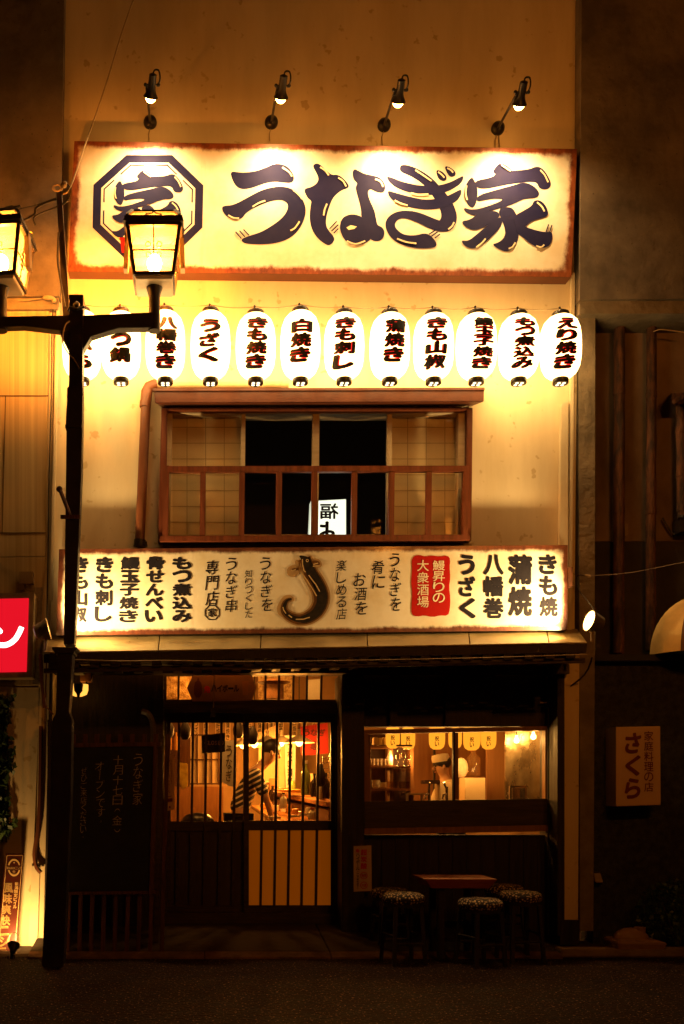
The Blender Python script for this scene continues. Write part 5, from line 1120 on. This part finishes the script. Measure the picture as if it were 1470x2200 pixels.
for i, (x, y) in enumerate(((804,1600),(813,1601),(824,1600))):
    w = MB(); w.rect(x, y-16, x+9, y, .88, .12); simple('paper_packet', ('left','middle','right')[i]+' pale packet on the top shelf', 'packet', w, cream, 'packets on the top shelf', bevel=.006)
hg = thing('hanging_glasses', 'rack of hanging stemmed glasses before the shelf', 'glass rack', P(868, 1664, .75))
w = MB(); w.rect(852, 1600, 886, 1604, .72, .12); w.build('rail', IWOOD, hg)
for i in range(6):
    x = 855+(i % 3)*12; y = 1606+(i//3)*26
    w = MB(); w.lathe(P(x,y+26,.78), [(.016,0),(.024,.02),(.022,.06),(.004,.075),(.004,.11),(.022,.118)], 12); w.build('wine_glass', glass('tumbler_glass'), hg, smooth=40)
LOR = emit('orange_lantern_paper', (1,.34,.02), .62)
for i, (x, r, yb) in enumerate(((844,15,1608),(877,15,1610),(939,17,1610),(978,14,1608),(1014,18,1612),(1050,16,1610))):
    o = P(x, yb, .8+.05*(i % 2)); s = px(.85)*r
    t = thing('orange_lantern', ('first','second','third','fourth','fifth','sixth')[i]+' from left of the orange lanterns in the kitchen window', 'lantern', o, 'orange lanterns in the kitchen window')
    w = MB(); w.lathe(o, [(s*.45,0),(s*.8,s*.25),(s*.97,s*.7),(s,s*1.3),(s,s*2.2),(s*.9,s*2.9),(s*.5,s*3.2)], 20); w.build('lantern_paper', LOR, t, smooth=60)
    w = MB(); w.lathe(o+Vector((0,0,s*3.2)), [(s*.5,0),(s*.5,s*.25)], 16); w.build('top_cap', IWOODD, t)
    letters('writing', column('祝い', x, yb-29, yb-6, 9, .02), o.y-s*1.01, mat('brown_ink', (.08,.02,.004), None, 5, .7), t)
    lamp('POINT', t, o+Vector((0,-.0,-.1)), INT_L*.045, (1,.5,.12), .05)
WPAN = mat('warm_wood_panel', (.33,.15,.045), (.24,.10,.03), 2, .5, stretch=(6,6,.6))
w = MB(); w.rect(1046, 1560, 1084, 1740, 1.3, .04); simple('wood_panel', 'tall wooden board left of the steel hood', 'board', w, WPAN)
w = MB(); w.rect(888, 1560, 1046, 1740, 2.6, .04); simple('kitchen_partition', 'brown wooden kitchen partition behind the cook', 'partition', w, WPAN)
w = MB(); w.rect(932, 1585, 936, 1700, 2.4, .04); simple('partition_post', 'dark slim post left of the cook', 'post', w, DWOOD)
HOOD = mat('stained_steel_sheet', (.62,.5,.32), (.32,.22,.12), 3.5, .3, .35, metal=.85, rvar=.16, stretch=(1.3,1,.7))
w = MB(); w.rect(1086, 1560, 1180, 1745, .95, .03); simple('steel_splash_panel', 'stained shiny steel panel behind the right window pane', 'panel', w, HOOD)
w = MB(); w.rect(1096, 1692, 1100, 1722, .6, .05); w.rect(1128, 1692, 1132, 1722, .6, .05); w.rect(1096, 1688, 1132, 1692, .6, .05); w.rect(1101, 1693, 1127, 1722, .68, .02); simple('steel_tray', 'upright rimmed steel tray before the splash panel', 'tray', w, STEEL, bevel=.003)
for i, (a, b, y0, m_, l) in enumerate(((946,976,1682,cream,'cream carton left of the window mullion'),(1000,1043,1671,cream,'large cream carton right of the window mullion'))):
    w = MB(); w.rect(a, y0, b, 1735, .9+.1*i, .25); simple('carton', l, 'box', w, m_, bevel=.004)
pj = MB(); pj.lathe(P(1017,1668,1.3), [(.06,0),(.08,.01),(.08,.2),(.03,.26),(.03,.3)], 14); simple('plastic_jug', 'clear amber plastic jug above the large carton', 'jug', pj, glass('amber_plastic', (.8,.6,.35), milk=.3, milkcol=(.6,.4,.2), rough=.1), smooth=40)
pb2 = MB(); pb2.ball(P(991,1650,1.2), .1, 12, (.8,.5,1.2)); simple('plastic_bag', 'white knotted plastic bag right of the mullion', 'bag', pb2, mat('white_plastic_film', (.62,.52,.38), (.45,.36,.24), 9, .3, .4), smooth=60)
w = MB(); w.rect(876, 1704, 922, 1708, .7, .3); w.rect(874, 1708, 878, 1735, .7, .03); w.rect(905, 1708, 909, 1735, .7, .03); simple('steel_worktop', 'small pale worktop with white front edge under the shelf', 'worktop', w, WHT)
w = MB(); w.rect(913, 1676, 946, 1684, .9, .2); simple('steel_pan', 'dark rectangular pan held before the cook', 'pan', w, DKB, bevel=.004)
for i, (x, y) in enumerate(((922,1690),(960,1690))):
    t = thing('beer_tap', ('left','right')[i]+' chrome beer tap inside the kitchen window', 'tap', P(x, 1722, .5), 'beer taps in the kitchen window'); w = MB()
    w.tube([P(x,1722,.5), P(x,1690,.5)], .016, 10); w.tube([P(x,1705,.5), P(x-7,1708,.46), P(x-9,1716,.44)], [.012,.012,.009], 8); w.build('column', STEEL, t, smooth=40)
    w = MB(); w.tube([P(x,1696,.49), P(x+(1 if i == 0 else -6),1681,.47)], [.009,.014], 8); w.build('handle', STEEL, t, smooth=40)
for i, (cx_, cy_, W_) in enumerate(((xw(395,1.0), 1.0, 16), (xw(560,1.15), 1.15, 22), (xw(1000,1.3), 1.3, 12))):  # unseen lamps added to brighten the transom and the room
    t = thing('added_ceiling_lamp', ('left','middle','right')[i]+' unseen round ceiling lamp added to light the restaurant, above the door transom line', 'lamp', (cx_, cy_, 3.3), 'added ceiling lamps inside')
    w = MB(); w.lathe((cx_, cy_, 3.36), [(.10,.06),(.10,.02),(.03,0)], 16); w.build('added_lamp_base', DWOOD, t)
    w = MB(); w.ball((cx_, cy_, 3.31), .06, 12); w.build('bulb', PB, t, smooth=60); lamp('POINT', t, (cx_, cy_, 3.2), W_, (1,.42,.075), .06)  # bulb and light of the added ceiling lamp
for i, (x, y, Y) in enumerate(((1110,1590,.86),(1146,1582,.84))):  # added bulbs in place of pendant lamp reflections on the steel
    o = P(x, y, Y); t = thing('reflection_bulb', ('left','right')[i]+' added bulb standing in for a lamp reflection in the stained steel panel', 'lamp', o, 'added reflection bulbs before the steel panel')
    w = MB(); w.tube([o+Vector((0,0,.05)), Vector((o.x, o.y, 3.42))], .006, 5); w.build('cord', CABLE, t); w = MB(); w.lathe(o, [(.01,-.035),(.028,-.02),(.03,0),(.015,.03),(.013,.05)], 12); w.build('bulb', PB, t, smooth=60)  # cord and bulb of the added reflection bulb
    lamp('POINT', t, o+Vector((0,-.06,-.0)), 3.2, (1,.5,.12), .03)
# paper menu slips on the back wall, hanging things, glassware along the counter
for i in range(13):
    x = 400+i*23+random.uniform(-4,4); y = 1545+random.uniform(-4,4)
    t = thing('menu_slip', 'narrow paper menu slip in the row high on the back wall', 'paper slip', P(x, y+46, 5.18), 'menu slips on the back wall')
    w = MB(); w.rect(x-6, y, x+6, y+46, 5.18, .004); w.build('paper', cream, t); letters('slip_writing', column(random.choice(['うざく','白焼き','肝焼き','蒲焼き','もつ鍋']), x, y+4, y+42, 8, .01), 5.176, INKB, t)
for i, (x, y, Y, h) in enumerate(((398,1555,1.2,34),(352+10,1560,1.2,26),(543,1560,1.4,40),(512,1556,1.9,30),(690,1640,1.3,50))):
    w = MB(); w.lathe(P(x, y+h, Y), [(.03,0),(.06,.04),(.065,.12),(.03,.2),(.012,h*px(Y))], 12); simple('hanging_pot', ('dark iron kettle hanging near the left stile','small dark pot hanging at far left','long gourd hanging between the leaves','dark bell-shaped pot hanging by the white banner','dark hanging object beside the red flag')[i], 'pot', w, mat('dark_iron', (.03,.018,.012), None, 6, .5), 'things hanging inside the door', smooth=40)
for i in range(11):
    f = i/10; o = P(578+f*112, 1697+f*25, 4.0-2.4*f)+Vector((random.uniform(.08,.35), 0, .0)); h = random.uniform(.08,.2); r = random.uniform(.03,.045)
    w = MB(); w.lathe(o, [(r*.8,0),(r,.02),(r,h*.8),(r*.6,h),(r*.55,h*1.15)], 12); simple('cup', 'small jar or cup among those crowded on the raised ledge', 'cup', w, random.choice([WHT, DKB, GRN, STEEL, mat('amber_glass', (.5,.22,.04))]), 'jars and cups on the raised ledge', smooth=40)
for i in range(9):
    f = i/8; o = P(566+f*110, 1738+f*20, 3.0-1.7*f); h = random.uniform(.05,.12); r = random.uniform(.03,.05)
    w = MB(); w.lathe(o, [(r*.7,0),(r,.01),(r,h*.9),(r*.8,h)], 12); simple('cup', 'small cup or dish among those along the lower countertop', 'cup', w, random.choice([WHT, DKB, mat('amber_glass', (.5,.22,.04)), REDCAP]), 'cups along the lower countertop', smooth=40)
# ---- people
SKIN = mat('warm_skin', (.42,.24,.14), (.38,.21,.12), 6, .5); HAIR = mat('black_hair', (.012,.009,.008), (.025,.018,.014), 40, .45)
def skin_mesh(name, verts, edges, radii, m, parent, root=0, sub=2):
    me = bpy.data.meshes.new(name); me.from_pydata([Vector(v)-OFF[parent] for v in verts], edges, []); me.update()
    o = bpy.data.objects.new(name, me); COL.objects.link(o)
    md = o.modifiers.new('skin', 'SKIN'); me.skin_vertices[0].data
    for i, r in enumerate(radii):
        r = r if isinstance(r, tuple) else (r, r); me.skin_vertices[0].data[i].radius = r; me.skin_vertices[0].data[i].use_root = (i == root)
    md.use_smooth_shade = True; sb = o.modifiers.new('sub', 'SUBSURF'); sb.levels = sub; sb.render_levels = sub
    dg = bpy.context.evaluated_depsgraph_get(); dg.update(); nm = bpy.data.meshes.new_from_object(o.evaluated_get(dg)); bpy.data.objects.remove(o)
    nm.materials.clear(); nm.materials.append(m); nm.polygons.foreach_set('use_smooth', [True]*len(nm.polygons))
    o = bpy.data.objects.new(name, nm); COL.objects.link(o); o.parent = parent; OFF[o] = OFF[parent]; return o
def person(label, base, sc_, face, J, shirt_m, trouser_m, hair=True, cap=None):
    """J: joints in metres from the base (x toward the facing side, y away from camera, z up)"""
    t = thing('person', label, 'person', base)
    W_ = lambda v: Vector(base)+Vector((v[0]*face, v[1], v[2]))*sc_
    n = {}; V = []; E = []; R = []
    def add(k, v, r, par=None):
        n[k] = len(V); V.append(W_(v)); R.append(tuple(q*sc_ for q in r) if isinstance(r, tuple) else r*sc_)
        if par: E.append((n[par], n[k]))
    add('pel', J['pel'], (.15,.11)); add('wst', J['wst'], (.135,.10), 'pel'); add('chs', J['chs'], (.155,.11), 'wst'); add('nek', J['nek'], .058, 'chs'); add('hd0', J['hd0'], .07, 'nek'); add('hd1', J['hd1'], (.082,.10), 'hd0'); add('hd2', J['hd2'], .07, 'hd1')
    for s in ('l', 'r'):
        add('sh'+s, J['sh'+s], .06, 'chs'); add('el'+s, J['el'+s], .043, 'sh'+s); add('wr'+s, J['wr'+s], .028, 'el'+s)
        d = (Vector(J['wr'+s])-Vector(J['el'+s])).normalized(); pm_ = Vector(J['wr'+s])+d*.07; add('pa'+s, tuple(pm_), (.034,.018), 'wr'+s)
        sd = d.cross(Vector((1,0,0))); sd = sd.normalized() if sd.length > .1 else Vector((0,1,0))
        for q, (o_, l_) in enumerate(((-.03,.06),(-.01,.075),(.01,.07),(.03,.055))):
            f1 = pm_+d*.035+sd*o_; f2 = f1+d*l_*.55+Vector((.006,0,-.006)); f3 = f1+d*l_*.9+Vector((.02,0,-.02))
            add(f'f{q}a{s}', tuple(f1), .009, 'pa'+s); add(f'f{q}b{s}', tuple(f2), .0085, f'f{q}a{s}'); add(f'f{q}c{s}', tuple(f3), .007, f'f{q}b{s}')
        th = Vector(J['wr'+s])+d*.035+sd*-.035; add('t1'+s, tuple(th), .011, 'wr'+s); add('t2'+s, tuple(th+d*.045-sd*.012), .009, 't1'+s)
        add('hp'+s, J['hp'+s], .09, 'pel'); add('kn'+s, J['kn'+s], .062, 'hp'+s); add('an'+s, J['an'+s], .042, 'kn'+s); a = J['an'+s]; add('to'+s, (a[0]+.16, a[1], a[2]-.045), .036, 'an'+s)
    skin_mesh('body', V, E, R, SKIN, t)
    def sub(name, keys, grow, m):
        ids = [n[k] for k, *_ in keys]; mp = {i: j for j, i in enumerate(ids)}
        vs = [V[i] for i in ids]; rr = []
        for (k, g) in keys: r = R[n[k]]; r = r if isinstance(r, tuple) else (r, r); rr.append(tuple(q*g+grow*sc_ for q in r))
        es = [(mp[a], mp[b]) for a, b in E if a in mp and b in mp]; return skin_mesh(name, vs, es, rr, m, t)
    sub('shirt', [('pel',1),('wst',1),('chs',1)]+[(k+s, 1) for s in 'lr' for k in ('sh','el')], .022, shirt_m)
    sub('trousers', [('pel',1)]+[(k+s, 1) for s in 'lr' for k in ('hp','kn','an')], .016, trouser_m)
    h1 = W_(J['hd1']); f = Vector((face, 0, 0)); up = (W_(J['hd2'])-W_(J['hd0'])).normalized(); fw = (f-up*f.dot(up)).normalized()
    mb = MB(); mb.ball(h1+up*.055*sc_-fw*.022*sc_, .106*sc_, 16, (1.02,.93,.95)); o = mb.build('hair', HAIR, t, smooth=80)
    mb = MB(); mb.tube([h1+fw*.085*sc_+up*.02*sc_, h1+fw*.112*sc_-up*.018*sc_, h1+fw*.09*sc_-up*.03*sc_], [.008*sc_,.018*sc_,.012*sc_], 8); mb.build('nose', SKIN, t, smooth=80)
    yv = Vector((0,1,0))
    mb = MB()
    for s in (-1, 1): mb.ball(h1+fw*.083*sc_+yv*s*.036*sc_+up*.015*sc_, .011*sc_, 8)
    mb.build('eyes', HAIR, t, smooth=80)
    mb = MB()
    for s in (-1, 1): mb.ball(h1+yv*s*.088*sc_-up*.01*sc_-fw*.005*sc_, .03*sc_, 10, (.6,.35,1))
    mb.build('ears', SKIN, t, smooth=80)
    mb = MB(); mb.tube([h1+fw*.088*sc_-up*.058*sc_-yv*.025*sc_, h1+fw*.096*sc_-up*.06*sc_, h1+fw*.088*sc_-up*.058*sc_+yv*.025*sc_], .007*sc_, 6); mb.build('mouth', mat('lip', (.3,.1,.07), None, 5, .5), t, smooth=80)
    if cap: mb = MB(); mb.lathe(h1+up*.06*sc_, [(.108*sc_,0),(.112*sc_,.05*sc_),(.1*sc_,.09*sc_),(.03*sc_,.1*sc_)], 16, up); mb.build('cap', cap, t, smooth=50)
    return t
STRIPE = bpy.data.materials.new('striped_knit'); STRIPE.use_nodes = True
nt = STRIPE.node_tree; b = nt.nodes['Principled BSDF']; b.inputs['Roughness'].default_value = .9
tc = nt.nodes.new('ShaderNodeTexCoord'); mp = nt.nodes.new('ShaderNodeMapping'); mp.inputs['Rotation'].default_value = (0, math.radians(28), 0)
wv = nt.nodes.new('ShaderNodeTexWave'); wv.bands_direction = 'Z'; wv.inputs['Scale'].default_value = 5.2; wv.inputs['Distortion'].default_value = .5; wv.inputs['Detail'].default_value = 1
cr = nt.nodes.new('ShaderNodeValToRGB'); cr.color_ramp.elements[0].position = .68; cr.color_ramp.elements[0].color = (.02,.018,.02,1); cr.color_ramp.elements[1].position = .76; cr.color_ramp.elements[1].color = (.6,.5,.36,1)
for a, c_ in ((tc.outputs['Object'], mp.inputs[0]), (mp.outputs[0], wv.inputs[0]), (wv.outputs[0], cr.inputs[0]), (cr.outputs[0], b.inputs['Base Color'])): nt.links.new(a, c_)
pbase = P(512, 1700, 2.0); pbase.z = FLZ
J = dict(pel=(0,0,.98), wst=(.03,0,1.13), chs=(.16,0,1.40), nek=(.29,0,1.57), hd0=(.34,-.01,1.62), hd1=(.385,-.01,1.70), hd2=(.40,-.01,1.775),
         shl=(.20,.17,1.45), ell=(.32,.22,1.2), wrl=(.42,.18,1.03), shr=(.18,-.19,1.45), elr=(.30,-.25,1.19), wrr=(.36,-.22,.97),
         hpl=(0,.09,.92), knl=(.02,.1,.5), anl=(-.02,.1,.09), hpr=(0,-.09,.92), knr=(.03,-.1,.5), anr=(0,-.1,.09))
person('man in a dark striped shirt leaning right over the counter', pbase, 1.06, 1, J, STRIPE, mat('dark_trousers', (.02,.018,.022), None, 8, .8))
w = MB(); w.tube([pbase+Vector((.18,-.0,1.25)), pbase+Vector((.27,-.0,1.55)), pbase+Vector((.2,0,1.63))], [.02,.03,.02], 8)
cbase = P(968, 1700, 2.1); cbase.z = FLZ-.02
J2 = dict(pel=(0,0,.98), wst=(0,0,1.14), chs=(.04,0,1.4), nek=(.07,0,1.56), hd0=(.09,0,1.61), hd1=(.11,0,1.69), hd2=(.115,0,1.77),
          shl=(.05,.18,1.46), ell=(.16,.22,1.22), wrl=(.36,.16,1.2), shr=(.05,-.18,1.46), elr=(.15,-.23,1.22), wrr=(.36,-.16,1.18),
          hpl=(0,.09,.92), knl=(0,.1,.5), anl=(-.02,.1,.09), hpr=(0,-.09,.92), knr=(0,-.1,.5), anr=(-.02,-.1,.09))
person('cook in a white jacket and cap seen through the kitchen window', cbase, .98, -1, J2, mat('white_jacket', (.62,.54,.4), None, 5, .8), mat('dark_trousers', (.02,.018,.022)), cap=mat('white_jacket', (.62,.54,.4)))
bpy.data.objects.remove(TO)
